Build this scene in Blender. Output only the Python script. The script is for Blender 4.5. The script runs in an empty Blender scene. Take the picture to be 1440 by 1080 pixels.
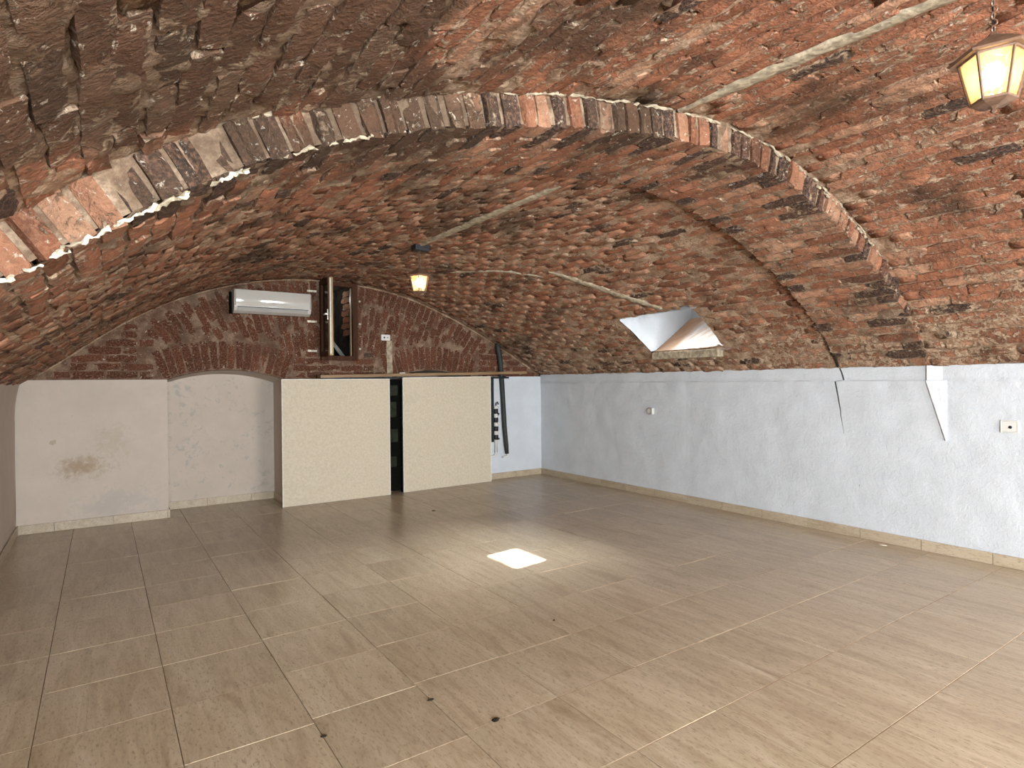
import bpy, math, random
import numpy as np
from mathutils import Matrix, Vector, noise as mnoise

random.seed(7); rng = np.random.default_rng(7)
scene = bpy.context.scene
COL = scene.collection
PI = math.pi

# ------------------------------------------------------------------ camera
YAW, PITCH, ROLL, FPX = 0.599772, -0.003995, -0.0091, 844.35
EYE = Vector((0, 0, 1.33))
def cam_axes():
    cy, sy = math.cos(YAW), math.sin(YAW)
    fwd = Vector((sy*math.cos(PITCH), cy*math.cos(PITCH), math.sin(PITCH)))
    right = Vector((cy, -sy, 0)); up = right.cross(fwd)
    r = right*math.cos(ROLL) + up*math.sin(ROLL)
    u = up*math.cos(ROLL) - right*math.sin(ROLL)
    return r, u, fwd
CR, CU, CF = cam_axes()
cam = bpy.data.cameras.new('camera')
cam.sensor_width = 36; cam.lens = FPX/1440*36; cam.clip_start = 0.02
camo = bpy.data.objects.new('camera', cam); COL.objects.link(camo)
M = Matrix((CR, CU, -CF)).transposed().to_4x4(); M.translation = EYE
camo.matrix_world = M
scene.camera = camo

# ------------------------------------------------------------------ light and exposure
scene.view_settings.view_transform = 'Standard'
scene.view_settings.look = 'None'
scene.view_settings.gamma = 1
scene.view_settings.use_curve_mapping = False
scene.view_settings.exposure = 0.0
w = bpy.data.worlds.new('world'); scene.world = w; w.use_nodes = True
w.node_tree.nodes['Background'].inputs[0].default_value = (0.75, 0.87, 1, 1)
w.node_tree.nodes['Background'].inputs[1].default_value = 1.0

def light(name, kind, loc, target, energy, color, **kw):
    d = bpy.data.lights.new(name, kind); d.energy = energy; d.color = color
    for k, v in kw.items(): setattr(d, k, v)
    o = bpy.data.objects.new(name, d); COL.objects.link(o); o.location = loc
    if target is not None:
        o.rotation_euler = (Vector(target)-Vector(loc)).to_track_quat('-Z', 'Y').to_euler()
    return o
# daylight from the glazed entrance behind the photographer
light('entrance_daylight', 'AREA', (3.9, -4.5, 1.45), (4.9, 3.0, 1.5), 380, (0.86, 0.94, 1.0), shape='RECTANGLE', size=2.4, size_y=1.5)
light('side_window_daylight', 'AREA', (0.1, -2.4, 1.35), (5.2, 4.2, 2.05), 610, (0.86, 0.94, 1.0), shape='RECTANGLE', size=1.7, size_y=1.3)
# added warm fill lamp behind the photographer; no lantern is known there
light('rear_warm_fill', 'POINT', (3.2, -1.6, 2.1), None, 90, (1.0, 0.72, 0.46), shadow_soft_size=0.12)
# sun through the light well, and the sky seen from it
SUN_M, SUN_T = 0.12, 0.74
light('sun', 'SUN', (20, 5, 15), (20-1, 5-SUN_M, 15-SUN_T), 100, (0.97, 1.0, 0.97), angle=0.012)
light('well_skylight', 'AREA', (5.93, 4.12, 2.5), (2.6, 3.73, 0.0), 14, (0.92, 0.98, 1.0), shape='RECTANGLE', size=0.75, size_y=0.35, spread=0.62)

light('well_fill', 'AREA', (5.75, 4.1, 2.85), (5.0, 4.3, 1.7), 5, (0.95, 0.98, 1.0), shape='RECTANGLE', size=.8, size_y=.35)  # weak fill lamp added inside the well to brighten its white faces

# ------------------------------------------------------------------ node helper
class NT:
    def __init__(s, name):
        s.m = bpy.data.materials.new(name); s.m.use_nodes = True
        s.t = s.m.node_tree; s.t.nodes.clear()
        s.out = s.n('ShaderNodeOutputMaterial')
    def n(s, typ, **kw):
        x = s.t.nodes.new(typ)
        for k, v in kw.items(): setattr(x, k, v)
        return x
    def put(s, sock, v):
        if v is None: return
        if hasattr(v, 'is_output') or isinstance(v, bpy.types.NodeSocket): s.t.links.new(v, sock)
        elif isinstance(v, (tuple, list)) and sock.type == 'RGBA' and len(v) == 3: sock.default_value = (*v, 1)
        else: sock.default_value = v
    def math(s, op, a, b=None, c=None, clamp=False):
        x = s.n('ShaderNodeMath', operation=op); x.use_clamp = clamp
        s.put(x.inputs[0], a); s.put(x.inputs[1], b); s.put(x.inputs[2], c)
        return x.outputs[0]
    def pos(s, scale=(1, 1, 1), off=None, w=None):
        g = s.n('ShaderNodeNewGeometry')
        x = s.n('ShaderNodeVectorMath', operation='MULTIPLY'); s.put(x.inputs[0], g.outputs['Position']); x.inputs[1].default_value = scale
        if off is None: return x.outputs[0]
        y = s.n('ShaderNodeVectorMath', operation='ADD'); s.put(y.inputs[0], x.outputs[0]); s.put(y.inputs[1], off)
        return y.outputs[0]
    def xyz(s):
        g = s.n('ShaderNodeNewGeometry'); x = s.n('ShaderNodeSeparateXYZ'); s.put(x.inputs[0], g.outputs['Position'])
        return x.outputs
    def noise(s, vec, scale, detail=4, rough=0.55, dist=0.0, w=None):
        x = s.n('ShaderNodeTexNoise')
        if w is not None: x.noise_dimensions = '4D'; s.put(x.inputs['W'], w)
        s.put(x.inputs['Vector'], vec); x.inputs['Scale'].default_value = scale
        x.inputs['Detail'].default_value = detail; x.inputs['Roughness'].default_value = rough; x.inputs['Distortion'].default_value = dist
        return x.outputs[0]
    def ramp(s, f, a, b, lo=0.0, hi=1.0):
        x = s.n('ShaderNodeMapRange'); x.interpolation_type = 'SMOOTHSTEP'
        s.put(x.inputs[0], f); s.put(x.inputs[1], a); s.put(x.inputs[2], b); x.inputs[3].default_value = lo; x.inputs[4].default_value = hi
        return x.outputs[0]
    def colors(s, f, stops, const=False):
        x = s.n('ShaderNodeValToRGB'); e = x.color_ramp.elements
        if const: x.color_ramp.interpolation = 'CONSTANT'
        while len(e) < len(stops): e.new(0.5)
        for q, (p, c) in zip(e, stops): q.position = p; q.color = (*c, 1)
        s.put(x.inputs[0], f); return x.outputs[0]
    def mix(s, f, a, b, mode='MIX'):
        x = s.n('ShaderNodeMix', data_type='RGBA', blend_type=mode)
        s.put(x.inputs[0], f); s.put(x.inputs[6], a); s.put(x.inputs[7], b)
        return x.outputs[2]
    def bump(s, h, strength, dist, nrm=None):
        x = s.n('ShaderNodeBump'); x.inputs['Strength'].default_value = strength; x.inputs['Distance'].default_value = dist
        s.put(x.inputs['Height'], h); s.put(x.inputs['Normal'], nrm); return x.outputs[0]
    def attr(s, name):
        x = s.n('ShaderNodeAttribute'); x.attribute_name = name; return x.outputs['Fac']
    def objrand(s):
        return s.n('ShaderNodeObjectInfo').outputs['Random']
    def bsdf(s, color, rough=0.8, spec=0.3, metal=0.0, nrm=None, emit=None, estr=0.0):
        p = s.n('ShaderNodeBsdfPrincipled')
        s.put(p.inputs['Base Color'], color); s.put(p.inputs['Roughness'], rough); s.put(p.inputs['Metallic'], metal)
        p.inputs['Specular IOR Level'].default_value = spec; s.put(p.inputs['Normal'], nrm)
        if emit is not None: s.put(p.inputs['Emission Color'], emit); p.inputs['Emission Strength'].default_value = estr
        s.t.links.new(p.outputs[0], s.out.inputs[0]); return s.m

def simple(name, color, rough=0.6, spec=0.4, metal=0.0, var=0.12, scale=25, bump=0.0):
    t = NT(name); f = t.noise(t.pos(), scale, 4)
    c = t.mix(t.ramp(f, 0.3, 0.7), tuple(x*(1-var) for x in color), tuple(min(1, x*(1+var)) for x in color))
    nr = t.bump(f, bump, 0.01) if bump else None
    return t.bsdf(c, rough, spec, metal, nr)

MORTAR = ((0.27, 0.165, 0.095), (0.56, 0.42, 0.29))
def soot_shade_zone(t):
    """bias on the smoke staining: also paints shade onto the left of the near bay"""
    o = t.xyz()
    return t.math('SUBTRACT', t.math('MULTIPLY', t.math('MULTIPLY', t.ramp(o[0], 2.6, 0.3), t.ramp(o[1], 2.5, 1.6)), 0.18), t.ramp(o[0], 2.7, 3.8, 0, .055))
def brick_material(name, reds, dark_share=0.14, smear=0.50, soot_shade=0.5, lime_zone=False):
    t = NT(name)
    P = t.pos()
    r = t.math('FRACT', t.math('ADD', t.objrand(), t.attr('rnd')))
    base = t.colors(r, [(0.0, (0.030, 0.026, 0.024)), (dark_share*.8, (0.045, 0.035, 0.030)), (dark_share, reds[0]), (max(.45, dark_share+.12), reds[1]), (0.75, reds[2]), (0.95, reds[3])])
    n1 = t.noise(P, 14, 5, 0.65); n2 = t.noise(P, 70, 4, 0.65)
    c = t.mix(t.ramp(n1, 0.30, 0.72), t.mix(0.55, base, (0.07, 0.035, 0.022)), base)
    c = t.mix(t.ramp(n2, 0.40, 0.75, 0, 0.45), c, (0.42, 0.22, 0.13))
    # soot: large dark patches, plus shade painted onto the left of the near bay
    s1 = t.math('ADD', t.noise(t.pos((1.0, 0.55, 1.0)), 2.1, 4, 0.6, 0.3), soot_shade_zone(t))
    c = t.mix(t.math('MULTIPLY', t.ramp(s1, 0.50, 0.66), soot_shade), c, (0.066, 0.044, 0.029))
    # lime and mortar smeared over the brick, more along its edges
    rim = t.attr('rim')
    m1 = t.noise(P, 19, 6, 0.7, 0.6)
    m0 = t.noise(P, 2.7, 3, 0.5)
    k = t.math('ADD', t.math('ADD', m1, t.math('MULTIPLY', rim, 0.07)), t.math('MULTIPLY', t.math('SUBTRACT', m0, 0.5), 0.30))
    if lime_zone:
        o = t.xyz()
        zone = t.math('MULTIPLY', t.ramp(o[2], 2.0, 1.6), t.ramp(o[0], 3.6, 4.6))
        k = t.math('ADD', k, t.math('MULTIPLY', zone, 0.10))
    msk = t.ramp(k, smear+0.06, smear+0.17)
    mc = t.mix(t.ramp(n2, 0.3, 0.7), MORTAR[0], MORTAR[1])
    c = t.mix(t.math('MULTIPLY', msk, 0.85), c, mc)
    c = t.mix(t.math('MULTIPLY', t.ramp(s1, 0.50, 0.68), soot_shade*.62), c, (0.075, 0.042, 0.025))
    n3 = t.noise(t.pos((1, .6, 1)), 42, 5, 0.7, 0.5)
    c = t.mix(t.math('MULTIPLY', t.ramp(t.math('ADD', n3, t.math('MULTIPLY', rim, 0.06)), 0.635, 0.71), 0.62), c, (0.60, 0.52, 0.41))
    h = t.math('ADD', t.math('MULTIPLY', n1, 0.7), t.math('ADD', t.math('MULTIPLY', n2, 0.35), t.math('MULTIPLY', msk, 0.25)))
    return t.bsdf(c, 0.93, 0.12, 0, t.bump(h, 1.0, 0.030))
REDS = ((0.25, 0.098, 0.054), (0.37, 0.142, 0.076), (0.47, 0.205, 0.115), (0.56, 0.31, 0.19))
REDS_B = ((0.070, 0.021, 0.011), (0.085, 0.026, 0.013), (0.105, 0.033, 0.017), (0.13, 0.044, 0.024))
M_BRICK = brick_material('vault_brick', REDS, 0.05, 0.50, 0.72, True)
REDS_R = tuple(tuple(v*.72 for v in c) for c in REDS)
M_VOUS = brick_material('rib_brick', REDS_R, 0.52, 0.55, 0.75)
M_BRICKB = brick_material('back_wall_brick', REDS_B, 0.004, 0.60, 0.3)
def mortar_material(name, lo, hi):
    t = NT(name); P = t.pos()
    a = t.noise(P, 9, 6, 0.65); b = t.noise(P, 60, 4, 0.7)
    c = t.mix(t.ramp(a, 0.34, 0.66), lo, hi)
    c = t.mix(t.ramp(b, 0.35, 0.62), t.mix(0.5, c, (0.10, 0.06, 0.04)), c)
    n3 = t.noise(t.pos((1, .6, 1)), 42, 5, 0.7, 0.5)
    c = t.mix(t.ramp(n3, 0.62, 0.70, 0, 0.8), c, (0.62, 0.54, 0.43))
    s1 = t.math('ADD', t.noise(t.pos((1.0, 0.55, 1.0)), 2.1, 4, 0.6, 0.3), soot_shade_zone(t))  # smoke staining plus the shade painted on the near left
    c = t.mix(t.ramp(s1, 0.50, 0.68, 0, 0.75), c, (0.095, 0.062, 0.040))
    return t.bsdf(c, 0.95, 0.1, 0, t.bump(t.math('ADD', a, t.math('MULTIPLY', b, 0.5)), 0.9, 0.02))
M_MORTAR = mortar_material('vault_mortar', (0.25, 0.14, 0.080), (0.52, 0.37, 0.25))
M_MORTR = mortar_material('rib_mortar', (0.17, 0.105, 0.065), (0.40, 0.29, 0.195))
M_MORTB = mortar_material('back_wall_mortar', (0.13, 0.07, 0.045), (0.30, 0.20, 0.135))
M_STRIP = simple('pale_mortar', (0.36, 0.295, 0.205), 0.95, 0.1, 0, 0.34, 26, 0.8)
M_LIME = simple('white_mortar', (0.62, 0.56, 0.45), 0.95, 0.1, 0, 0.3, 30, 0.6)

def plaster_material(name, col, back=False):
    t = NT(name); P = t.pos()
    a = t.noise(P, 5, 5, 0.6); b = t.noise(P, 38, 5, 0.7, 0.8); d = t.noise(P, 2.0, 3)
    c = t.mix(t.ramp(a, 0.3, 0.75), tuple(x*0.92 for x in col), col)
    c = t.mix(t.ramp(b, 0.60, 0.72, 0, 0.30), c, tuple(x*0.72 for x in col))
    if back:
        o = t.xyz()
        def blob(cx, cz, rx, rz):
            u = t.math('MULTIPLY', t.math('SUBTRACT', o[0], cx), 1/rx); v = t.math('MULTIPLY', t.math('SUBTRACT', o[2], cz), 1/rz)
            return t.math('SUBTRACT', 1.0, t.math('SQRT', t.math('ADD', t.math('MULTIPLY', u, u), t.math('MULTIPLY', v, v))), None, True)
        front = t.ramp(o[1], 7.1, 7.0); deep = t.ramp(o[1], 7.1, 7.25)
        f1 = t.noise(P, 10, 6, 0.75, 0.5); f2 = t.noise(P, 16, 5, 0.75, 0.4)
        damp = t.ramp(t.math('ADD', f1, t.math('MULTIPLY', blob(0.12, 0.20, 0.55, 0.28), 0.36)), 0.60, 0.80)
        c = t.mix(t.math('MULTIPLY', t.math('MULTIPLY', damp, front), 0.42), c, (0.36, 0.33, 0.31))
        br = t.ramp(t.math('ADD', f2, t.math('MULTIPLY', blob(-0.16, 0.57, 0.34, 0.18), 0.5)), 0.60, 1.0)
        c = t.mix(t.math('MULTIPLY', t.math('MULTIPLY', br, front), 0.75), c, (0.30, 0.21, 0.12))
        b2 = t.ramp(t.math('ADD', f2, t.math('MULTIPLY', blob(0.10, 0.78, 0.25, 0.30), 0.35)), 0.62, 0.80)
        c = t.mix(t.math('MULTIPLY', t.math('MULTIPLY', b2, front), 0.40), c, (0.40, 0.33, 0.23))
        b3 = t.ramp(t.math('ADD', f2, t.math('MULTIPLY', blob(-0.37, 0.81, 0.06, 0.04), 0.6)), 0.74, 0.86)
        c = t.mix(t.math('MULTIPLY', t.math('MULTIPLY', b3, front), 0.6), c, (0.33, 0.25, 0.17))
        m = t.ramp(t.math('ADD', t.noise(P, 17, 5, 0.66), t.math('MULTIPLY', t.math('SUBTRACT', t.noise(P, 3.2, 2), 0.5), 0.5)), 0.55, 0.72)
        m2 = t.ramp(o[0], 1.75, 1.55)
        c = t.mix(t.math('MULTIPLY', t.math('MULTIPLY', t.math('MULTIPLY', m, deep), m2), 0.55), c, (0.33, 0.31, 0.28))
    h = t.math('ADD', t.math('MULTIPLY', b, 0.5), a)
    return t.bsdf(c, 0.85, 0.2, 0, t.bump(h, 0.6 if not back else 0.3, 0.017 if not back else .016))
M_WHITE = plaster_material('white_plaster', (0.605, 0.63, 0.655))
M_WEDGELIT = plaster_material('lit_white_plaster', (0.74, 0.765, 0.79))  # lighter copy of the wall plaster, painting the light on the wedge
M_BACK = plaster_material('stained_plaster', (0.535, 0.455, 0.38), True)

def tile_material(name, lo, mid, hi, rough=0.30):
    t = NT(name); w_ = t.math('MULTIPLY', t.objrand(), 37.0)
    s = t.noise(t.pos((13, 2.0, 13)), 1.0, 6, 0.72, 0.9, w_)
    g = t.noise(t.pos((110, 34, 110)), 1.0, 5, 0.75, 0.3, w_)
    b = t.noise(t.pos((2.2, 1.2, 2.2)), 1.0, 3, 0.5, 0.0, w_)
    c = t.colors(s, [(0.30, lo), (0.50, mid), (0.72, hi)])
    c = t.mix(t.ramp(g, 0.52, 0.64, 0, 0.8), c, tuple(x*.72 for x in lo))
    c = t.mix(t.ramp(g, 0.42, 0.30, 0, 0.45), c, hi)
    c = t.mix(t.ramp(b, 0.3, 0.7, 0, 0.25), c, lo)
    v = t.math('ADD', 0.94, t.math('MULTIPLY', t.objrand(), 0.10))
    hs = t.n('ShaderNodeHueSaturation'); t.put(hs.inputs['Color'], c); t.put(hs.inputs['Value'], v)
    r = t.math('ADD', rough, t.math('MULTIPLY', g, 0.14))
    return t.bsdf(hs.outputs[0], r, 0.45, 0, t.bump(t.math('ADD', g, s), 0.10, 0.004))
M_TILE = tile_material('travertine_tile', (0.305, 0.222, 0.140), (0.445, 0.355, 0.243), (0.57, 0.475, 0.355), 0.24)
M_SKIRT = tile_material('skirting_tile', (0.34, 0.26, 0.17), (0.46, 0.375, 0.265), (0.54, 0.455, 0.345), 0.35)
M_GROUT = simple('brown_grout', (0.13, 0.082, 0.05), 0.9, 0.1, 0, 0.25, 20)
M_GROUTL = simple('light_grout', (0.40, 0.30, 0.20), 0.9, 0.1, 0, 0.2, 20)

def board_material():
    t = NT('cream_board'); P = t.pos()
    a = t.noise(P, 42, 6, 0.78); b = t.noise(P, 120, 3, 0.7); d = t.noise(P, 3, 3)
    c = t.mix(t.ramp(a, 0.36, 0.62), (0.525, 0.445, 0.33), (0.61, 0.53, 0.405))
    c = t.mix(t.ramp(b, 0.62, 0.74, 0, 0.35), c, (0.44, 0.36, 0.25))
    c = t.mix(t.ramp(d, 0.4, 0.7, 0, 0.25), c, (0.55, 0.46, 0.34))
    return t.bsdf(c, 0.7, 0.25, 0, t.bump(a, 0.12, 0.004))
M_BOARD = board_material()
M_BOARDE = simple('white_board_edge', (0.78, 0.76, 0.70), 0.6)
def wood_material(name, a, b, scale=(2, 40, 40), rough=0.5, spec=0.35):
    t = NT(name); f = t.noise(t.pos(scale), 1.0, 5, 0.65, 0.5)
    return t.bsdf(t.mix(t.ramp(f, 0.3, 0.7), a, b), rough, spec, 0, t.bump(f, 0.2, 0.003))
M_TOPWOOD = wood_material('brown_wood', (0.20, 0.115, 0.055), (0.33, 0.21, 0.11))
M_WINWOOD = wood_material('dark_stained_wood', (0.035, 0.013, 0.006), (0.075, 0.030, 0.014), (40, 40, 2), 0.6, 0.1)
M_WINLIT = wood_material('lit_window_wood', (0.27, 0.18, 0.08), (0.45, 0.32, 0.16), (40, 40, 2), 0.3)  # lighter copy of the window wood; paints the sash's lit end
M_BLACK = simple('black_steel', (0.012, 0.012, 0.013), 0.45, 0.4)
M_DARKIN = simple('dark_masonry', (0.030, 0.024, 0.019), 0.95, 0.1, 0, 0.4, 9, 0.8)
M_SHADE = simple('shade_black', (0.006, 0.006, 0.005), 1.0, 0.0)  # near-black that paints shade in the board gap and beside the air conditioner
M_HOSE = simple('dark_grey_rubber', (0.030, 0.032, 0.030), 0.6, 0.3, 0, 0.2, 40)
M_PLASTIC = simple('white_plastic', (0.66, 0.64, 0.59), 0.28, 0.5, 0, 0.02, 10)
M_ACBODY = simple('cream_plastic', (0.52, 0.49, 0.44), 0.3, 0.5, 0, 0.02, 10)
M_GLOSSY = simple('glossy_white_plastic', (0.50, 0.47, 0.42), 0.09, 0.6, 0, 0.02, 10)
M_PLASTIC2 = simple('grey_plastic', (0.36, 0.34, 0.31), 0.4, 0.4, 0, 0.03, 10)
M_STEEL = simple('bright_metal', (0.62, 0.60, 0.56), 0.35, 0.5, 0.8, 0.1, 30)
M_BRONZE = simple('bronze_metal', (0.17, 0.095, 0.058), 0.45, 0.5, 0.25, 0.2, 30)
M_BATTEN = simple('grey_batten', (0.20, 0.19, 0.17), 0.8, 0.2, 0, 0.2, 20)
M_GRIME = simple('grime', (0.022, 0.017, 0.012), 0.95, 0.1, 0, 0.5, 80)
M_CRATE = simple('dark_green_plastic', (0.022, 0.025, 0.016), 0.9, 0.05, 0, 0.3, 12)
M_REVBRICK = brick_material('reveal_brick', REDS, 0.05, 0.50, 0.1)
def glow(name, col, s):
    t = NT(name); e = t.n('ShaderNodeEmission'); e.inputs[0].default_value = (*col, 1); e.inputs[1].default_value = s
    t.t.links.new(e.outputs[0], t.out.inputs[0]); return t.m
M_BULB = glow('lit_bulb', (1.0, 0.80, 0.48), 26)
def thin_glass(name, tint, gl=0.12, rough=0.08, ripple=0.0):
    t = NT(name); tr = t.n('ShaderNodeBsdfTransparent'); tr.inputs[0].default_value = (*tint, 1)
    g = t.n('ShaderNodeBsdfGlossy'); g.inputs['Roughness'].default_value = rough
    d = t.n('ShaderNodeBsdfTranslucent'); d.inputs[0].default_value = (1.0, 0.88, 0.64, 1)
    if ripple: t.put(g.inputs['Normal'], t.bump(t.noise(t.pos(), 60, 3), ripple, 0.01))
    m = t.n('ShaderNodeMixShader'); m.inputs[0].default_value = gl
    t.t.links.new(tr.outputs[0], m.inputs[1]); t.t.links.new(g.outputs[0], m.inputs[2])
    if ripple:
        m2 = t.n('ShaderNodeMixShader'); m2.inputs[0].default_value = 0.22
        t.t.links.new(m.outputs[0], m2.inputs[1]); t.t.links.new(d.outputs[0], m2.inputs[2]); m = m2
    t.t.links.new(m.outputs[0], t.out.inputs[0]); return t.m
M_LGLASS = thin_glass('amber_seeded_glass', (1.0, 0.93, 0.78), 0.14, 0.12, 0.5)
M_WGLASS = thin_glass('window_glass', (0.45, 0.47, 0.45), 0.25, 0.03)

# ------------------------------------------------------------------ object helpers
def link(o, parent=None):
    COL.objects.link(o)
    if parent is not None: o.parent = parent
    return o
def mesh(name, V, F, mat, smooth=False):
    me = bpy.data.meshes.new(name); me.from_pydata([tuple(map(float, v)) for v in V], [], [tuple(map(int, f)) for f in F])
    if mat is not None: me.materials.append(mat)
    if smooth: me.polygons.foreach_set('use_smooth', [True]*len(me.polygons))
    me.update(); return me
def obj(name, V, F, mat, parent=None, smooth=False):
    return link(bpy.data.objects.new(name, mesh(name, V, F, mat, smooth)), parent)
def empty(name, loc=(0, 0, 0), parent=None):
    o = bpy.data.objects.new(name, None); o.empty_display_size = 0.1; o.location = loc; return link(o, parent)
def tag(o, label, cat, group=None):
    o['label'] = label; o['category'] = cat
    if group: o['group'] = group
    return o
def structure(o, label=None):
    o['kind'] = 'structure'
    if label: o['label'] = label
    return o
class MB:
    def __init__(s): s.V = []; s.F = []
    def add(s, V, F):
        n = len(s.V); s.V += [Vector(v) for v in V]; s.F += [tuple(i+n for i in f) for f in F]; return s
    def box(s, a, b, bev=0.0):
        (x0, y0, z0), (x1, y1, z1) = a, b
        if bev <= 0:
            V = [(x, y, z) for x in (x0, x1) for y in (y0, y1) for z in (z0, z1)]
            return s.add(V, [(0, 1, 3, 2), (4, 6, 7, 5), (0, 4, 5, 1), (2, 3, 7, 6), (0, 2, 6, 4), (1, 5, 7, 3)])
        import bmesh
        bm = bmesh.new(); bmesh.ops.create_cube(bm, size=1)
        for v in bm.verts: v.co = Vector(((x0+x1)/2+v.co.x*(x1-x0), (y0+y1)/2+v.co.y*(y1-y0), (z0+z1)/2+v.co.z*(z1-z0)))
        bmesh.ops.bevel(bm, geom=list(bm.edges), offset=bev, segments=2, affect='EDGES', profile=0.6)
        bm.verts.index_update(); s.add([v.co.copy() for v in bm.verts], [[v.index for v in f.verts] for f in bm.faces]); bm.free(); return s
    def tube(s, pts, r, n=8, caps=True):
        pts = [Vector(p) for p in pts]; rs = r if isinstance(r, (list, tuple)) else [r]*len(pts)
        V = []; up = Vector((0.13, 0.21, 0.97))
        for i, p in enumerate(pts):
            d = (pts[min(i+1, len(pts)-1)]-pts[max(i-1, 0)]).normalized()
            a = d.cross(up)
            if a.length < 1e-3: a = d.cross(Vector((1, 0, 0)))
            a.normalize(); b = d.cross(a)
            V += [p+(a*math.cos(2*PI*k/n)+b*math.sin(2*PI*k/n))*rs[i] for k in range(n)]
        F = [(i*n+k, i*n+(k+1) % n, (i+1)*n+(k+1) % n, (i+1)*n+k) for i in range(len(pts)-1) for k in range(n)]
        if caps: F += [tuple(range(n))[::-1], tuple(range((len(pts)-1)*n, len(pts)*n))]
        return s.add(V, F)
    def lathe(s, prof, c=(0, 0, 0), n=12, rot=0.0):
        V = [(c[0]+r*math.cos(2*PI*k/n+rot), c[1]+r*math.sin(2*PI*k/n+rot), c[2]+z) for r, z in prof for k in range(n)]
        F = [(i*n+k, i*n+(k+1) % n, (i+1)*n+(k+1) % n, (i+1)*n+k) for i in range(len(prof)-1) for k in range(n)]
        F += [tuple(range(n))[::-1], tuple(range((len(prof)-1)*n, len(prof)*n))]
        return s.add(V, F)
    def torus(s, c, R, r, ax, sx=1.0, n=12, m=6):
        ax = Vector(ax).normalized(); a = ax.orthogonal().normalized(); b = ax.cross(a); c = Vector(c)
        if abs(a.z) > abs(b.z): a, b = b, a
        V = []
        for i in range(n):
            t = 2*PI*i/n; d = a*math.cos(t)*sx+b*math.sin(t)
            for k in range(m):
                q = 2*PI*k/m; V.append(c+d*R+(d.normalized()*math.cos(q)+ax*math.sin(q))*r)
        F = [(i*m+k, ((i+1) % n)*m+k, ((i+1) % n)*m+(k+1) % m, i*m+(k+1) % m) for i in range(n) for k in range(m)]
        return s.add(V, F)
    def build(s, name, mat, parent=None, smooth=False):
        return obj(name, s.V, s.F, mat, parent, smooth)
def nz(x, y, z, sc=1.0, seed=0.0):
    return mnoise.noise(Vector((x*sc+seed, y*sc+seed*1.7, z*sc-seed)))

# ------------------------------------------------------------------ room dimensions
XL, XR = -0.64, 5.22
YB, YD = 6.93, 7.33           # back wall face, back of its recesses
YR0, YR1 = 1.97, 2.665        # rib
YREAR = -5.0
# vault profiles (x, z), measured sections: near bay, rib soffit, far bay at its start and at the back wall
def curve(pts, n=240):
    p = np.array(pts, float); d = np.r_[0, np.cumsum(np.hypot(*np.diff(p, axis=0).T))]
    t = np.linspace(0, d[-1], 600)
    q = np.c_[np.interp(t, d, p[:, 0]), np.interp(t, d, p[:, 1])]
    k = np.exp(-0.5*(np.arange(-60, 61)/22.0)**2); k /= k.sum()
    pad = np.r_[2*q[0]-q[60:0:-1], q, 2*q[-1]-q[-2:-62:-1]]
    q = np.c_[np.convolve(pad[:, 0], k, 'valid'), np.convolve(pad[:, 1], k, 'valid')]
    d = np.r_[0, np.cumsum(np.hypot(*np.diff(q, axis=0).T))]; t = np.linspace(0, d[-1], n)
    return np.c_[np.interp(t, d, q[:, 0]), np.interp(t, d, q[:, 1])], d[-1]
P_RIB = [(XL, 1.32), (-.42, 1.42), (-.22, 1.58), (0, 1.755), (.22, 1.905), (.49, 2.065), (.77, 2.185), (1.1, 2.285), (1.5, 2.385), (1.9, 2.46), (2.4, 2.525),
         (2.8, 2.545), (3.15, 2.51), (3.6, 2.405), (3.95, 2.275), (4.4, 2.065), (4.8, 1.82), (5.06, 1.62), (XR, 1.42)]
P_NEAR = [(XL, 1.36), (-.42, 1.52), (-.206, 1.735), (-.045, 1.895), (.084, 1.99), (.282, 2.105), (.486, 2.19), (.669, 2.26), (.984, 2.374), (1.292, 2.463), (1.654, 2.55),
          (1.991, 2.61), (2.491, 2.68), (2.971, 2.685), (3.5, 2.60), (4.0, 2.43), (4.4, 2.225), (4.8, 1.885), (5.06, 1.64), (XR, 1.42)]
P_FAR0 = [(XL, 1.33), (-.42, 1.43), (-.22, 1.59), (0, 1.765), (.22, 1.915), (.49, 2.075), (.77, 2.195), (1.1, 2.295), (1.5, 2.395), (1.9, 2.475), (2.4, 2.54),
          (2.85, 2.57), (3.2, 2.56), (3.6, 2.475), (4.0, 2.325), (4.4, 2.145), (4.8, 1.885), (5.06, 1.655), (XR+.012, 1.42)]
P_BACK = [(XL, 1.32), (-.441, 1.444), (-.23, 1.61), (.047, 1.853), (.338, 2.039), (.647, 2.215), (.974, 2.335), (1.321, 2.435), (1.69, 2.50), (2.1, 2.52), (2.5, 2.50),
          (3.045, 2.43), (3.333, 2.345), (3.949, 2.104), (4.6, 1.77), (XR, 1.42)]
NP = 240
class Bay:
    def __init__(s, c0, c1, y0, y1):
        (s.c0, l0), (s.c1, l1) = curve(c0, NP), curve(c1, NP); s.y0, s.y1 = y0, y1; s.len = (l0+l1)/2
    def p(s, u, y):
        t = (y-s.y0)/(s.y1-s.y0); t = min(max(t, -.5), 1.2)
        i = min(max(u, 0), 1)*(NP-1); k = min(int(i), NP-2); f = i-k
        a = s.c0[k]*(1-f)+s.c0[k+1]*f; b = s.c1[k]*(1-f)+s.c1[k+1]*f; q = a*(1-t)+b*t
        return Vector((q[0], y, q[1]))
    def frame(s, u, y):
        """columns: along y, along the arc, towards the room"""
        e = 0.006
        d = (s.p(u+e, y)-s.p(u-e, y)).normalized(); yv = Vector((0, 1, 0))
        n = d.cross(yv).normalized()            # points down into the room for increasing x
        if n.z > 0: n = -n
        return yv, d, n
    def u_at_x(s, x, y):
        lo, hi = 0.0, 1.0
        for _ in range(40):
            m = (lo+hi)/2
            if s.p(m, y).x < x: lo = m
            else: hi = m
        return lo
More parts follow.
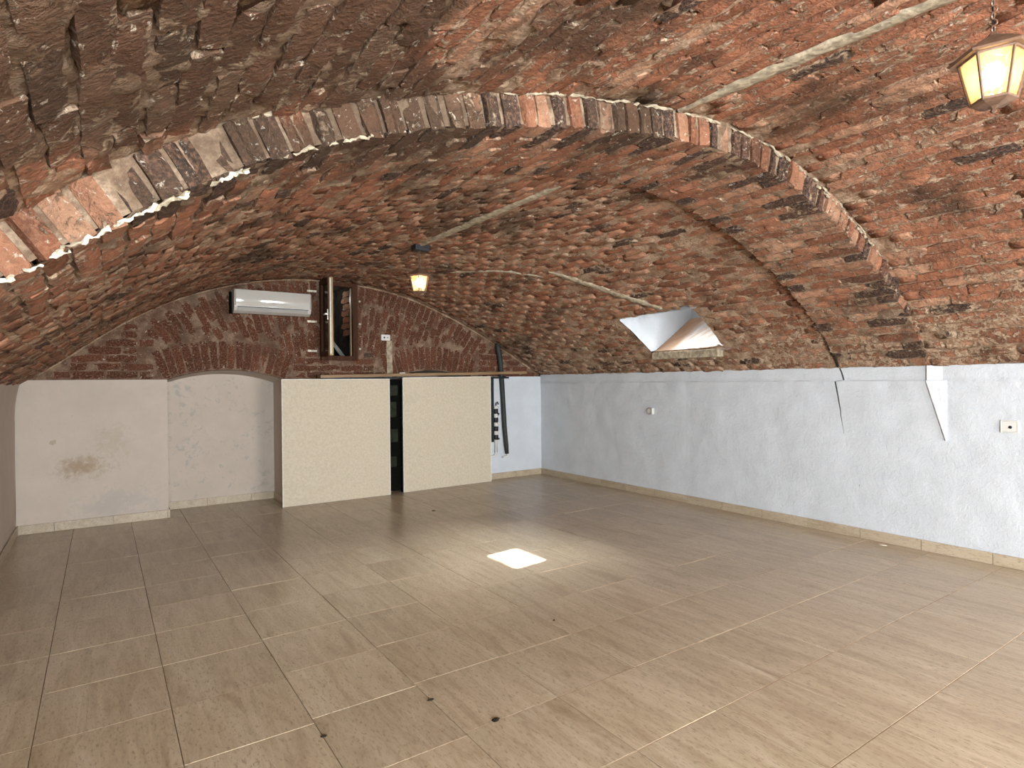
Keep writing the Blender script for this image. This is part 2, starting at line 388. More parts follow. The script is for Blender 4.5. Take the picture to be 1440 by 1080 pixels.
NEAR = Bay(P_NEAR, P_NEAR, YREAR, YR0)
RIB = Bay(P_RIB, P_RIB, YR0, YR1)
FAR = Bay(P_FAR0, P_BACK, YR1, YB)

# light-well mouth in the far bay
WX0, WX1, WY0, WY1 = 4.49, 4.985, 3.66, 4.56
def in_well(x, y, m=0.0): return WX0-m < x < WX1+m and WY0-m < y < WY1+m

# ------------------------------------------------------------------ brick kit: local X along the brick, Y across, Z towards the room
def brick_mesh(name, L, W, D, mat, nx=5, ny=4, top=0.003, rough=0.003, end=False):
    xs = np.linspace(-.5, .5, nx)*L; ys = np.linspace(-.5, .5, ny)*W
    tilt = rng.normal(0, .02, 2); V = []; rim = []
    for i, x in enumerate(xs):
        for j, y in enumerate(ys):
            e = i in (0, nx-1) or j in (0, ny-1); cnr = i in (0, nx-1) and j in (0, ny-1)
            jx, jy = rng.normal(0, .006), rng.normal(0, .0035)
            if cnr: jx += -math.copysign(abs(rng.normal(.004, .004)), x); jy += -math.copysign(abs(rng.normal(.003, .003)), y)
            z = top+tilt[0]*x+tilt[1]*y*1.5+rng.normal(0, rough)-(0.0035 if e else 0)
            V.append((x+jx, y+jy, z)); rim.append(1.0 if e else 0.0)
    F = [(i*ny+j, (i+1)*ny+j, (i+1)*ny+j+1, i*ny+j+1) for i in range(nx-1) for j in range(ny-1)]
    loop = [i*ny for i in range(nx)]+[(nx-1)*ny+j for j in range(1, ny)]+[i*ny+ny-1 for i in range(nx-2, -1, -1)]+[j for j in range(ny-2, 0, -1)]
    n0 = len(V)
    if not end:
        for k in loop:
            V.append((V[k][0]*1.0, V[k][1], -D)); rim.append(1.0)
    else:   # a rough end face: an extra ring half way
        for k in loop:
            V.append((V[k][0]+(rng.normal(-.004, .006) if V[k][0] < 0 else 0), V[k][1]+rng.normal(0, .002), -D*.5)); rim.append(0.35)
    m = len(loop)
    F += [(loop[k], n0+k, n0+(k+1) % m, loop[(k+1) % m]) for k in range(m)]
    if end:
        n1 = len(V)
        for k in range(m):
            v = V[n0+k]; V.append((v[0]+(rng.normal(.004, .003) if v[0] < 0 else 0), v[1], -D)); rim.append(1.0)
        F += [(n0+k, n1+k, n1+(k+1) % m, n0+(k+1) % m) for k in range(m)]
    F = [f[::-1] for f in F] if False else F
    me = mesh(name, V, F, mat, True)
    a = me.attributes.new('rim', 'FLOAT', 'POINT'); a.data.foreach_set('value', rim)
    me.set_sharp_from_angle(angle=math.radians(38))
    return me
def mat_from(c, X, Y, Z):
    return Matrix(((X[0], Y[0], Z[0], c[0]), (X[1], Y[1], Z[1], c[1]), (X[2], Y[2], Z[2], c[2]), (0, 0, 0, 1)))
def jitter(mx, rot=0.02, mv=0.004):
    return mx @ Matrix.Translation((rng.normal(0, mv), rng.normal(0, mv*.6), rng.normal(0, mv*.6))) @ Matrix.Rotation(rng.normal(0, rot), 4, 'Z') @ Matrix.Rotation(rng.normal(0, rot*.6), 4, 'Y')
def place(me, mx, parent, name='brick'):
    o = bpy.data.objects.new(name, me); link(o, parent); o.matrix_local = mx; return o
def join_stuff(items, name, mat, parent):
    VV, FF, RM, RD = [], [], [], []; n = 0
    for me, mx in items:
        nv = len(me.vertices); co = np.empty(nv*3); me.vertices.foreach_get('co', co); co = np.c_[co.reshape(-1, 3), np.ones(nv)]
        VV.append((co @ np.array(mx).T)[:, :3]); rm = np.empty(nv); me.attributes['rim'].data.foreach_get('value', rm)
        RM.append(rm); RD.append(np.full(nv, rng.random()))
        FF += [tuple(i+n for i in p.vertices) for p in me.polygons]; n += nv
    V = np.concatenate(VV); me = bpy.data.meshes.new(name); me.from_pydata(V.tolist(), [], FF); me.materials.append(mat)
    me.polygons.foreach_set('use_smooth', [True]*len(me.polygons))
    for k, arr in (('rim', RM), ('rnd', RD)):
        a = me.attributes.new(k, 'FLOAT', 'POINT'); a.data.foreach_set('value', np.concatenate(arr))
    me.update(); o = link(bpy.data.objects.new(name, me), parent); o['kind'] = 'stuff'; return o
def screen_size(p, n, area):
    d = Vector(p)-EYE; z = d.dot(CF)
    if z < 0.15: return 0.0
    x, y = 720+FPX*d.dot(CR)/z, 540-FPX*d.dot(CU)/z
    if not (-20 < x < 1460 and -20 < y < 1100): return 0.0
    return area*abs(d.normalized().dot(n))/d.length_squared

# ------------------------------------------------------------------ ceiling: mortar bed of both bays, then the bricks
def mortar_grid(mb, bay, y0, y1, step_s, step_y, lift=-0.0075, amp=1.0, skip=None):
    nu = int(bay.len/step_s); ny = int((y1-y0)/step_y)
    V = []
    for j in range(ny+1):
        y = y0+(y1-y0)*j/ny
        for i in range(nu+1):
            u = i/nu; p = bay.p(u, y); _, d, n = bay.frame(u, y)
            near = 1.35 if y < YR0 and p.x < 2.2 else 1.0
            h = lift+amp*near*(0.011*nz(p.x, p.y, p.z, 7.0, 3)+0.010*nz(p.x, p.y, p.z, 19.0, 8)+0.007*nz(p.x, p.y, p.z, 41.0, 5))
            V.append(p+n*h)
    F = []
    for j in range(ny):
        for i in range(nu):
            a = j*(nu+1)+i; f = (a, a+1, a+nu+2, a+nu+1)
            if skip:
                c = (V[f[0]]+V[f[2]])/2
                if skip(c): continue
            F.append(f)
    mb.add(V, F)
mb = MB()
mortar_grid(mb, NEAR, -0.15, YR0+.03, 0.022, 0.026, lift=-.0085)
mortar_grid(mb, NEAR, YREAR, -0.13, 0.12, 0.15, -0.004, 0.5)
mortar_grid(mb, FAR, YR1-.03, YB+.02, 0.026, 0.030, lift=-.0035, skip=lambda c: in_well(c.x, c.y))
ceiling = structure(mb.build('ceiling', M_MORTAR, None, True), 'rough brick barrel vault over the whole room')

PITCH_C, BL = 0.0795, 0.278
SOFFIT = [brick_mesh('brick', BL-.012, PITCH_C-.008, .03, M_BRICK) for _ in range(22)]
HALF = [brick_mesh('brick', BL*.5-.012, PITCH_C-.011, .03, M_BRICK, nx=3) for _ in range(8)]
todo = []
def courses(bay, y0, y1, skip=None):
    n = int(round(bay.len/PITCH_C))
    for c in range(n):
        u = (c+.5)/n; y = y0-(BL/2 if c % 2 else 0)+rng.normal(0, .02)
        while y < y1-.03:
            a, b = y, y+BL; y = b
            if a < y0-.05:
                a = y0; me = HALF[rng.integers(len(HALF))]; L = BL/2
                cy = a+L/2
            elif b > y1+.03:
                if y1-a < .1: continue
                me = HALF[rng.integers(len(HALF))]; L = BL/2; cy = a+L/2
            else: me = SOFFIT[rng.integers(len(SOFFIT))]; cy = (a+b)/2; L = BL
            wob = 0.006*nz(cy, c*.37, 0, 2.0, 2)
            p = bay.p(u+wob/bay.len*3, cy)
            if skip and skip(p.x, cy): continue
            if rng.random() < .02: continue
            X, Y, N = bay.frame(u, cy)
            mx = mat_from(p, X, N.cross(X), N)
            if rng.random() < .5: mx = mx @ Matrix.Rotation(PI, 4, 'Z')
            todo.append((screen_size(p, N, L*PITCH_C), me, jitter(mx, .014, .0032)))
courses(NEAR, -0.10, YR0-.005)
courses(FAR, YR1+.01, YB-.01, lambda x, y: in_well(x, y, .035) or (WX0-.03 < x < WX1+.03 and WY0-.13 < y < WY1+.13))
todo.sort(key=lambda t: -t[0])
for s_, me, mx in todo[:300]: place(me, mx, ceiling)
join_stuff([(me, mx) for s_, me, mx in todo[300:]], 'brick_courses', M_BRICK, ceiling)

def strip_on(bay, path, width, lift, mat, name, parent, seed=0, n=60, ragged=0.3):
    """pale mortar trowelled along a path of (x, y) on the vault"""
    V = []; P = np.array(path, float); tt = np.linspace(0, len(P)-1, n)
    pts = [(np.interp(t, range(len(P)), P[:, 0]), np.interp(t, range(len(P)), P[:, 1])) for t in tt]
    for i, (x, y) in enumerate(pts):
        q = pts[min(i+1, n-1)]; r = pts[max(i-1, 0)]; d = Vector((q[0]-r[0], q[1]-r[1])).normalized(); s = Vector((-d.y, d.x))
        fade = min(1, 3.5*i/n+.35, 3.5*(n-1-i)/n+.35)
        w0 = width*fade*(1+ragged*nz(i*.31, seed, 0, 1.0, 1)); w1 = width*fade*(1+ragged*nz(i*.27, seed+9, 0, 1.0, 4))
        for k, (o, h) in enumerate(((-w0, -.03), (-w0*.9, lift*.5), (-w0*.3, lift), (w1*.35, lift), (w1*.9, lift*.5), (w1, -.03))):
            xx, yy = x+s.x*o, y+s.y*o
            u = bay.u_at_x(xx, yy); p = bay.p(u, yy); N = bay.frame(u, yy)[2]
            V.append(p+N*(h+.004*nz(xx, yy, k, 14, seed)))
    F = [(i*6+k, (i+1)*6+k, (i+1)*6+k+1, i*6+k+1) for i in range(n-1) for k in range(5)]
    return obj(name, V, F, mat, parent, True)
a = strip_on(NEAR, [(2.52, .35), (2.42, 1.2), (2.36, 1.97)], .055, .012, M_STRIP, 'mortar_strip', ceiling, 1)
strip_on(FAR, [(2.33, 2.85), (2.30, 3.8), (2.29, 4.72)], .05, .012, M_STRIP, 'mortar_strip', ceiling, 2)
strip_on(FAR, [(3.55, 4.55), (3.95, 4.35), (4.25, 4.15), (4.46, 3.95)], .05, .010, M_STRIP, 'mortar_strip', ceiling, 3, 50, .8)
strip_on(FAR, [(3.0, 5.5), (3.3, 5.0), (3.6, 4.7)], .025, .008, M_STRIP, 'mortar_strip', ceiling, 5, 40, .8)

# ------------------------------------------------------------------ rib across the vault
mb = MB()
mortar_grid(mb, RIB, YR0+.012, YR1-.012, 0.022, 0.024, lift=-.007)
nu = 300; V = []
for i in range(nu+1):                       # the mortar behind the two faces of the rib
    u = i/nu; p = RIB.p(u, YR0); n = RIB.frame(u, YR0)[2]
    for k, h in enumerate((-.012, -.05, -.09, -.13, -.19)):
        V.append(p-n*(-h)*1.0+Vector((0, .016+.011*nz(p.x, k*.2, p.z, 9, 6), 0)))
mb.add(V, [(i*5+k, i*5+k+1, (i+1)*5+k+1, (i+1)*5+k) for i in range(nu) for k in range(4)])
V = []
for i in range(nu+1):
    u = i/nu; p = RIB.p(u, YR1); n = RIB.frame(u, YR1)[2]
    V += [p+n*-.012+Vector((0, -.012, 0)), p+n*-.12+Vector((0, -.012, 0))]
mb.add(V, [(i*2, i*2+2, i*2+3, i*2+1) for i in range(nu)])
rib = structure(mb.build('trim_1', M_MORTR, None, True), 'brick rib arching across the vault with exposed header faces')
RW = 0.0865
VFULL = [brick_mesh('brick', BL-.012, RW-.013, .135, M_VOUS, rough=.004, end=True) for _ in range(12)]
VHALF = [brick_mesh('brick', BL*.5-.012, RW-.013, .135, M_VOUS, nx=3, end=True) for _ in range(8)]
RSOF = [brick_mesh('brick', BL-.012, RW-.012, .03, M_BRICK) for _ in range(10)]
n = int(round(RIB.len/RW))
for c in range(n):
    u = (c+.5)/n
    seq = ((VFULL, BL), (RSOF, BL), (VHALF, BL/2)) if c % 2 else ((VHALF, BL/2), (RSOF, BL), (RSOF, BL))
    y = YR0+rng.normal(0, .006)
    for kit, L in seq:
        cy = y+L/2; y += L
        p = RIB.p(u, cy); X, Y, N = RIB.frame(u, cy)
        place(kit[rng.integers(len(kit))], jitter(mat_from(p, X, N.cross(X), N), .02, .004), rib)
def bead(name, u0, u1, dr, r, parent, seed, mat=M_LIME, n=170):
    """broken ridge of lime mortar along the edge of the rib"""
    run, rr, mb = [], [], MB()
    for i in range(n+1):
        u = u0+(u1-u0)*i/n; p = RIB.p(u, YR0); N = RIB.frame(u, YR0)[2]
        k = .25+1.3*nz(i*.19, seed, 0, 1.0, 2)+.5*nz(i*.6, seed, 4, 1.0, 2)
        if k > .1 and i < n:
            run.append(p+N*(dr+.010*nz(i*.3, seed, 1, 1.0, 5))+Vector((0, -.001+.008*nz(i*.43, seed, 3, 1.0, 7), 0))); rr.append(r*min(1.3, k+.25)); continue
        if len(run) > 2: rr[0] = rr[-1] = .001; mb.tube(run, rr, 6)
        run, rr = [], []
    mb.V = [v+Vector((nz(*v, 90, 1), nz(*v, 90, 2), nz(*v, 90, 3)))*.007 for v in mb.V]
    return mb.build(name, mat, parent)
bead('mortar_bead', .03, .19, .004, .006, rib, 3)
bead('mortar_bead', .03, .26, .002, .006, rib, 31, M_STRIP)
bead('mortar_bead', .20, .75, -.135, .008, rib, 13, M_STRIP)
bead('mortar_bead', .30, .80, -.130, .008, rib, 47, M_STRIP)
bead('mortar_bead', .70, .93, -.11, .008, rib, 23, M_STRIP)

# ------------------------------------------------------------------ floor: grout bed and the tiles
FLOOR0, FLOOR1 = YREAR, YD+.02
mb = MB(); mb.box((XL-.05, FLOOR0, -.10), (XR+.05, FLOOR1, -.003))
floor = structure(mb.build('floor', M_GROUT), 'beige travertine-look tiled floor')
TS, GX, GY = 0.4505, 0.2255, 1.080
GR = MB()
def tile_mesh(wx, wy, g=0.0016, b=0.0012):
    x, y = wx/2-g, wy/2-g
    V = [(-x, -y, -.006), (x, -y, -.006), (x, y, -.006), (-x, y, -.006), (-x, -y, -b), (x, -y, -b), (x, y, -b), (-x, y, -b),
         (-x+b, -y+b, 0), (x-b, -y+b, 0), (x-b, y-b, 0), (-x+b, y-b, 0)]
    F = [(0, 1, 5, 4), (1, 2, 6, 5), (2, 3, 7, 6), (3, 0, 4, 7), (4, 5, 9, 8), (5, 6, 10, 9), (6, 7, 11, 10), (7, 4, 8, 11), (8, 9, 10, 11)]
    return mesh('tile', V, F, M_TILE)
TM = {}
xs = [XL]+[GX+TS*k for k in range(-1, 12) if XL+.02 < GX+TS*k < XR-.02]+[XR]
for i in range(len(xs)-1):
    x0, x1 = xs[i], xs[i+1]; off = -.055 if x1 < .7 else (-.02 if x1 < 1.2 else 0)
    ys = [y for y in [GY+off+TS*k for k in range(-3, 14)] if y < YB+.35]
    for j in range(len(ys)):
        y0 = ys[j]; y1 = min(y0+TS, FLOOR1)
        if y0 < -.4 or y1-y0 < .02: continue
        k = (round(x1-x0, 3), round(y1-y0, 3))
        if k not in TM: TM[k] = tile_mesh(*k)
        o = bpy.data.objects.new('tile', TM[k]); link(o, floor)
        GR.box((x0+.002, y0-.0019, -.004), (x1-.002, y0+.0019, -.0007))
        o.location = ((x0+x1)/2, (y0+y1)/2, rng.normal(0, .0004)); o.rotation_euler = (rng.normal(0, .0012), rng.normal(0, .0012), 0)

GR.build('grout_line', M_GROUTL, floor)

# ------------------------------------------------------------------ right wall: rough white plaster with a ledge band, a crack and a wedge
def crack_y(z): return (2.63+.035*(z-1.312)/.113 if z > 1.31 else 2.627+.073*(z-.86)/.45)+.007*nz(z, 0, 0, 14, 2)
zs = [0, .06, .14, .24, .34, .44, .54, .64, .72, .80, .86, .90, .94, .98, 1.02, 1.06, 1.10, 1.14, 1.18, 1.22, 1.26, 1.29, 1.305, 1.318, 1.35, 1.39, 1.425]
yc = list(np.arange(YREAR, -.3, .2))+list(np.arange(-.3, 2.55, .055))+[None]*5+list(np.arange(2.80, YB+.03, .055))
V = []; PITS = [(6.15, 1.285, .06), (5.85, 1.29, .045), (5.0, 1.27, .06), (4.62, 1.285, .05), (2.3, 1.27, .05), (2.12, 1.255, .045), (1.72, 1.27, .05), (3.6, 1.285, .03), (2.9, 1.275, .03), (1.42, 1.285, .04)]
for z in zs:
    k0 = yc.index(None)
    for j, y in enumerate(yc):
        dep = 0.0
        if y is None:
            m = (0, .5, 1, .5, 0)[j-k0]; cw = .0065 if z > 1.3 else .006*max(.15, min(1, (z-.84)/.35))
            y = crack_y(z)+(-.05, -cw, 0, cw, .05)[j-k0]
            if z > .86: dep = .035*(1 if j-k0 == 2 else 0)
        x = XR+.007*nz(y, z, 0, 2.2, 4)+.004*nz(y, z, 1, 6, 2)+.0025*nz(y, z, 2, 15, 2)
        if z > 1.31: x += .010
        elif z > 1.2: x += .004*nz(y, z, 3, 11, 3)
        for py, pz, pr in PITS:
            q = math.hypot((y-py), (z-pz)*1.3)/pr
            if q < 1 and z <= 1.306: x += .014*(1-q*q)*(1 if nz(y, z, 0, 30, 1) > -.2 else -.5)
        V.append((x+dep, y, z))
ny = len(yc)
F = [(i*ny+j, i*ny+j+1, (i+1)*ny+j+1, (i+1)*ny+j) for i in range(len(zs)-1) for j in range(ny-1)]
wall_r = structure(obj('wall_right', V, F, M_WHITE, None, True), 'rough white plastered right wall with a dark crack')
wall_r.data.materials.append(simple('crack_shade', (0.10, 0.095, 0.09), 0.95, 0.1))  # dark groove colour paints the shade in the depth of the crack
for k_, p_ in enumerate(wall_r.data.polygons):
    j_ = k_ % (ny-1)
    if k0+1 <= j_ <= k0+2 and zs[k_//(ny-1)] >= .86: p_.material_index = 1
wall_r.data.set_sharp_from_angle(angle=math.radians(40))
mb = MB()          # smooth wedge where the rib lands, its caught light painted as whiter plaster
mb.add([(XR-.016, 2.005, 1.309), (XR-.008, 1.872, 1.309), (XR-.012, 1.878, .86), (XR+.02, 2.01, 1.309), (XR+.02, 1.872, 1.309), (XR+.02, 1.885, .85)],
       [(0, 1, 2), (0, 2, 5, 3), (1, 4, 5, 2), (0, 3, 4, 1)])
mb.add([(XR-.010, 2.0, 1.312), (XR+.006, 1.90, 1.312), (XR+.006, 1.90, 1.424), (XR-.010, 2.0, 1.424), (XR+.03, 2.0, 1.312), (XR+.03, 2.0, 1.424)], [(0, 1, 2, 3), (0, 3, 5, 4)])
mb.build('plaster_wedge', M_WEDGELIT, wall_r)
mb = MB(); mb.box((XR-.004, -.2, 1.24), (XR+.02, 1.40, 1.316), .006); mb.build('plaster_patch', M_WHITE, wall_r)
# the crack runs on up through the foot of the rib as a dark tube painting the gap's shade
pts = [RIB.p(u, YR1)+RIB.frame(u, YR1)[2]*-.004+Vector((0, .004+.006*math.sin(u*190), 0)) for u in np.linspace(.945, .998, 14)]
mb = MB(); mb.tube(pts, [.003+.006*(i/13) for i in range(14)], 5); mb.build('crack', M_GRIME, rib)

# unseen shell added round the vault: blocks stray sun and sky but for the light well
ox0, ox1, oy0, oy1, oz0, oz1 = -1.0, 6.02, -5.4, 8.4, -.3, 3.7
hy, hz = 3.72+(6.02-2.57)*SUN_M, (6.02-2.57)*SUN_T
V = []; F = []
def quad(*p): V.extend(p); n = len(V); F.append((n-4, n-3, n-2, n-1))
for (p, q, r_, s_) in ((oy0, hy-.4, oz0, oz1), (hy+.4, oy1, oz0, oz1), (hy-.4, hy+.4, oz0, hz-.3), (hy-.4, hy+.4, hz+.3, oz1)):
    quad((ox1, p, r_), (ox1, q, r_), (ox1, q, s_), (ox1, p, s_))
quad((ox0, oy0, oz1), (ox1, oy0, oz1), (ox1, oy1, oz1), (ox0, oy1, oz1)); quad((ox0, oy0, oz0), (ox1, oy0, oz0), (ox1, oy1, oz0), (ox0, oy1, oz0))
quad((ox0, oy0, oz0), (ox0, oy1, oz0), (ox0, oy1, oz1), (ox0, oy0, oz1))
quad((ox0, oy0, oz0), (ox1, oy0, oz0), (ox1, oy0, oz1), (ox0, oy0, oz1)); quad((ox0, oy1, oz0), (ox1, oy1, oz0), (ox1, oy1, oz1), (ox0, oy1, oz1))
structure(obj('trim_2', V, F, M_DARKIN), 'unseen shell added round the cellar to block stray sun')

# ------------------------------------------------------------------ left and rear walls
V = []; F = []; zz = [0, .2, .4, .6, .8, 1.0, 1.15, 1.25, 1.31, 1.40]; yy = np.arange(YREAR, YB+.05, .12)
for z in zz:
    for y in yy: V.append((XL+.006*nz(0, y, z, 2.2, 3)+(.05*max(0, (z-1.0)/.4)**2), y, z))
ny = len(yy); F = [(i*ny+j, (i+1)*ny+j, (i+1)*ny+j+1, i*ny+j+1) for i in range(len(zz)-1) for j in range(ny-1)]
structure(obj('wall_left', V, F, M_BACK, None, True), 'white plastered left wall at the edge of view')
mb = MB(); mb.box((XL-.05, YREAR-.08, 0), (XR+.05, YREAR, 2.9)); structure(mb.build('wall_rear', M_WHITE), 'plain plastered wall behind the viewer')

# ------------------------------------------------------------------ back wall: brick tympanum over plastered piers and two arched recesses
A1, A2 = (.545, 1.65), (2.93, 4.035); ARISE, AZ = .10, 1.382
AC = {}
def arch_z(x):
    for a in (A1, A2):
        if a[0] <= x <= a[1]:
            h = (a[1]-a[0])/2; R = (h*h+ARISE*ARISE)/(2*ARISE); c = (a[0]+a[1])/2
            return AZ+ARISE-R+math.sqrt(R*R-(x-c)**2)
    return AZ
def top_z(x):
    return FAR.p(FAR.u_at_x(x, YB), YB).z+.03
WINX, WINZ = (2.10, 2.49), (1.625, 2.50)
mb = MB(); cols = sorted(set(list(np.arange(XL, XR+.01, .045))+[*A1, *A2, WINX[0]-.002, WINX[1]+.002, XR]))
def zface(x, z): return YB+.0045+.005*nz(x, z, 0, 6, 2)+.004*nz(x, z, 0, 20, 5)
for a, b in zip(cols[:-1], cols[1:]):
    mid = (a+b)/2; spans = [(lambda x: arch_z(min(max(x, mid-.0001), mid+.0001)) if False else arch_z(x), top_z)]
    if WINX[0] < mid < WINX[1]: spans = [(arch_z, lambda x: WINZ[0]), (lambda x: min(WINZ[1], top_z(x)-.001), top_z)]
    for lo, hi in spans:
        n = max(2, int((hi(mid)-lo(mid))/.045)+1); V = []
        for x in (a, b):
            z0, z1 = lo(x), hi(x)
            for k in range(n): z = z0+(z1-z0)*k/(n-1); V.append((x, zface(x, z), z))
        mb.add(V, [(k, n+k, n+k+1, k+1) for k in range(n-1)])
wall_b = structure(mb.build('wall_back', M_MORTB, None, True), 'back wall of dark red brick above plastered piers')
# plastered piers (proud of the brick) and the recess linings
def pier(x0, x1, ztop, mat=M_BACK):
    V = []; F = []; nx, nzv = 14, 16
    for k in range(nzv+1):
        z = ztop*k/nzv
        for i in range(nx+1):
            x = x0+(x1-x0)*i/nx; V.append((x, YB-.03+.005*nz(x, 0, z, 3, 6)+.002*nz(x, 0, z, 11, 2)+(.006 if z > ztop-.10 else 0), z))
    w_ = nx+1; F = [(k*w_+i, k*w_+i+1, (k+1)*w_+i+1, (k+1)*w_+i) for k in range(nzv) for i in range(nx)]
    n = len(V)
    V += [(x0, YB+.06, 0), (x0, YB+.06, ztop), (x1, YB+.06, 0), (x1, YB+.06, ztop)]
    t0, t1 = nzv*w_, nzv*w_+nx
    F += [(t0, t1, n+3, n+1), (0, t0, n+1, n), (nx, n+2, n+3, t1)]
    return obj('plaster_pier', V, F, mat, wall_b)
pier(XL, A1[0]-.001, AZ); pier(A1[1]+.002, A2[0]-.002, AZ); pier(A2[1]+.002, XR, 1.40, M_WHITE)
for a in (A1, A2):
    n = 24; V = []; F = []
    xs_ = [a[0]+(a[1]-a[0])*i/n for i in range(n+1)]
    for x in xs_:
        z = arch_z(x)-.004; V += [(x, YB-.012, z), (x, YD, z-.035), (x, YD, 0)]
    for i in range(n): F += [(3*i, 3*i+1, 3*i+4, 3*i+3), (3*i+1, 3*i+2, 3*i+5, 3*i+4)]
    for x in (a[0], a[1]):
        q = len(V); V += [(x, YB-.012, 0), (x, YD, 0), (x, YD, AZ-.03), (x, YB-.012, AZ)]; F.append((q, q+1, q+2, q+3))
    obj('recess_lining', V, F, M_BACK, wall_b)
# bricks of the tympanum
BKIT = {}
def bkit(L, W):
    k = (round(L, 2), round(W, 3))
    if k not in BKIT: BKIT[k] = [brick_mesh('brick', L, W, .03, M_BRICKB, nx=5 if L > .2 else 3, rough=.0025, top=.002) for _ in range(6)]
    return BKIT[k][rng.integers(6)]
NB = Vector((0, -1, 0))
def wall_brick(x, z, ang, L, W):
    """brick on the back wall, its length at angle ang from the x axis"""
    if WINX[0]-.05 < x < WINX[1]+.04 and WINZ[0]-.06 < z < WINZ[1]+.06: return
    X = Vector((math.cos(ang), 0, math.sin(ang))); Y = NB.cross(X)
    place(bkit(L, W), jitter(mat_from(Vector((x, YB, z)), X, Y, NB), .012, .002), wall_b)
def in_small(x, z, m=0):
    for a in (A1, A2):
        h = (a[1]-a[0])/2; R = (h*h+ARISE*ARISE)/(2*ARISE); c = (a[0]+a[1])/2; cz = AZ+ARISE-R
        r = math.hypot(x-c, z-cz); th = math.atan2(x-c, z-cz)
        if abs(th) < math.asin(h/R)+.035 and r < R+.31+m: return True
    return False
for a in (A1, A2):
    h = (a[1]-a[0])/2; R = (h*h+ARISE*ARISE)/(2*ARISE); c = (a[0]+a[1])/2; cz = AZ+ARISE-R; T = math.asin(h/R)+.02
    m = int(2*T*(R+.15)/.079)
    for i in range(m):
        th = -T+(i+.5)*2*T/m; r = R+.158
        wall_brick(c+r*math.sin(th), cz+r*math.cos(th), PI/2-th, .29, .070)
BCX, BCZ = 2.29, -.70
def in_big(x, z): return abs(math.atan2(x-BCX, z-BCZ)) < .645 and math.hypot(x-BCX, z-BCZ) > 2.44
for row, r in enumerate((3.10, 2.82, 2.54)):
    m = int(2*.65*r/.080)
    for i in range(m):
        th = -.65+(i+.5)*1.30/m; rr = r+(.035 if i % 2 else -.03)
        x, z = BCX+rr*math.sin(th), BCZ+rr*math.cos(th)
        if z+.06 > top_z(x): rr -= z+.06-top_z(x); x, z = BCX+rr*math.sin(th), BCZ+rr*math.cos(th)
        if z < AZ+.10: continue
        if in_small(x, z, .10):
            rr += .066; x, z = BCX+rr*math.sin(th), BCZ+rr*math.cos(th)
            if not in_small(x, z, .035) and z+.06 < top_z(x): wall_brick(x, z, PI/2-th, .13, .070)
            continue
        wall_brick(x, z, PI/2-th, .268, .070)
for k in range(16):
    z = AZ+.045+k*.078; x = XL+(.0 if k % 2 else .14)
    while x < XR:
        L = .255; cx = x+L/2; x += L+.014
        ok = lambda q: z+.035 < top_z(q)-.03 and not in_small(q, z, .02) and not in_big(q, z)
        if cx > XR-.05 or z > 2.1: continue
        if ok(cx-.11) and ok(cx+.11): wall_brick(cx, z, 0, L, .068)
        else:
            for s_ in (-.066, .066):
                if ok(cx+s_-.05) and ok(cx+s_+.05): wall_brick(cx+s_, z, 0, .12, .066)
# grey mortar fillet where vault and tympanum meet, and the chase below the junction box
pts = [FAR.p(u, YB)+FAR.frame(u, YB)[2]*.006+Vector((0, -.008, 0)) for u in np.linspace(.03, .97, 130)]
mb = MB(); mb.tube(pts, [.010+.009*nz(i*.21, 0, 0, 1, 4) for i in range(130)], 6); mb.build('mortar_fillet', M_MORTAR, wall_b, True)
V = []; F = []
for k in range(14):
    z = 1.40+(1.845-1.40)*k/13
    for i, (o, d) in enumerate(((-.05, .02), (-.035, -.008), (.03, -.010), (.045, .02))): V.append((2.925+o*(1+.35*nz(k*.5, i, 0, 1, 2)), YB+d+.004*nz(k*.6, i*3, 0, 1, 7), z))
F = [(k*4+i, k*4+i+1, k*4+i+5, k*4+i+4) for k in range(13) for i in range(3)]
obj('mortar_patch', V, F, M_STRIP, wall_b, True)

# ------------------------------------------------------------------ skirting tiles along the walls
def skirting(name, label, runs):
    root = structure(empty(name), label)
    for (x0, y0, x1, y1, ph) in runs:
        d = Vector((x1-x0, y1-y0, 0)); L = d.length; d.normalize(); n_ = Vector((d.y, -d.x, 0)); s = -ph
        while s < L-.01:
            a, b = max(0, s)+.0015, min(L, s+TS)-.0015; s += TS
            if b-a < .01: continue
            mb = MB(); mb.box((0, 0, .001), (b-a, .011, .083), .002)
            o = mb.build('tile', M_SKIRT, root)
            o.matrix_local = mat_from(Vector((x0, y0, 0))+d*a-n_*0, d, -n_, Vector((0, 0, 1)))
            o.location += n_*.011+n_*rng.normal(0, .0008)
    return root
skirting('baseboard_right', 'row of beige skirting tiles along the right wall', [(XR-.004, YB-.03, XR-.004, -.4, YB-.03-(GY+TS*12)+TS if False else .10)])
skirting('baseboard_back', 'beige skirting tiles along the back wall and its recess', [(XL+.012, YB-.035, A1[0]+.010, YB-.035, .19), (A1[0], YB-.03, A1[0], YD, .2), (A1[0], YD-.002, A1[1], YD-.002, .05),
          (A1[1], YD, A1[1], YB-.03, .0), (A2[1]+.02, YB-.035, XR-.012, YB-.035, .2)])
skirting('baseboard_left', 'beige skirting tiles along the left wall', [(XL+.006, 2.0, XL+.006, YB-.035, .1)])

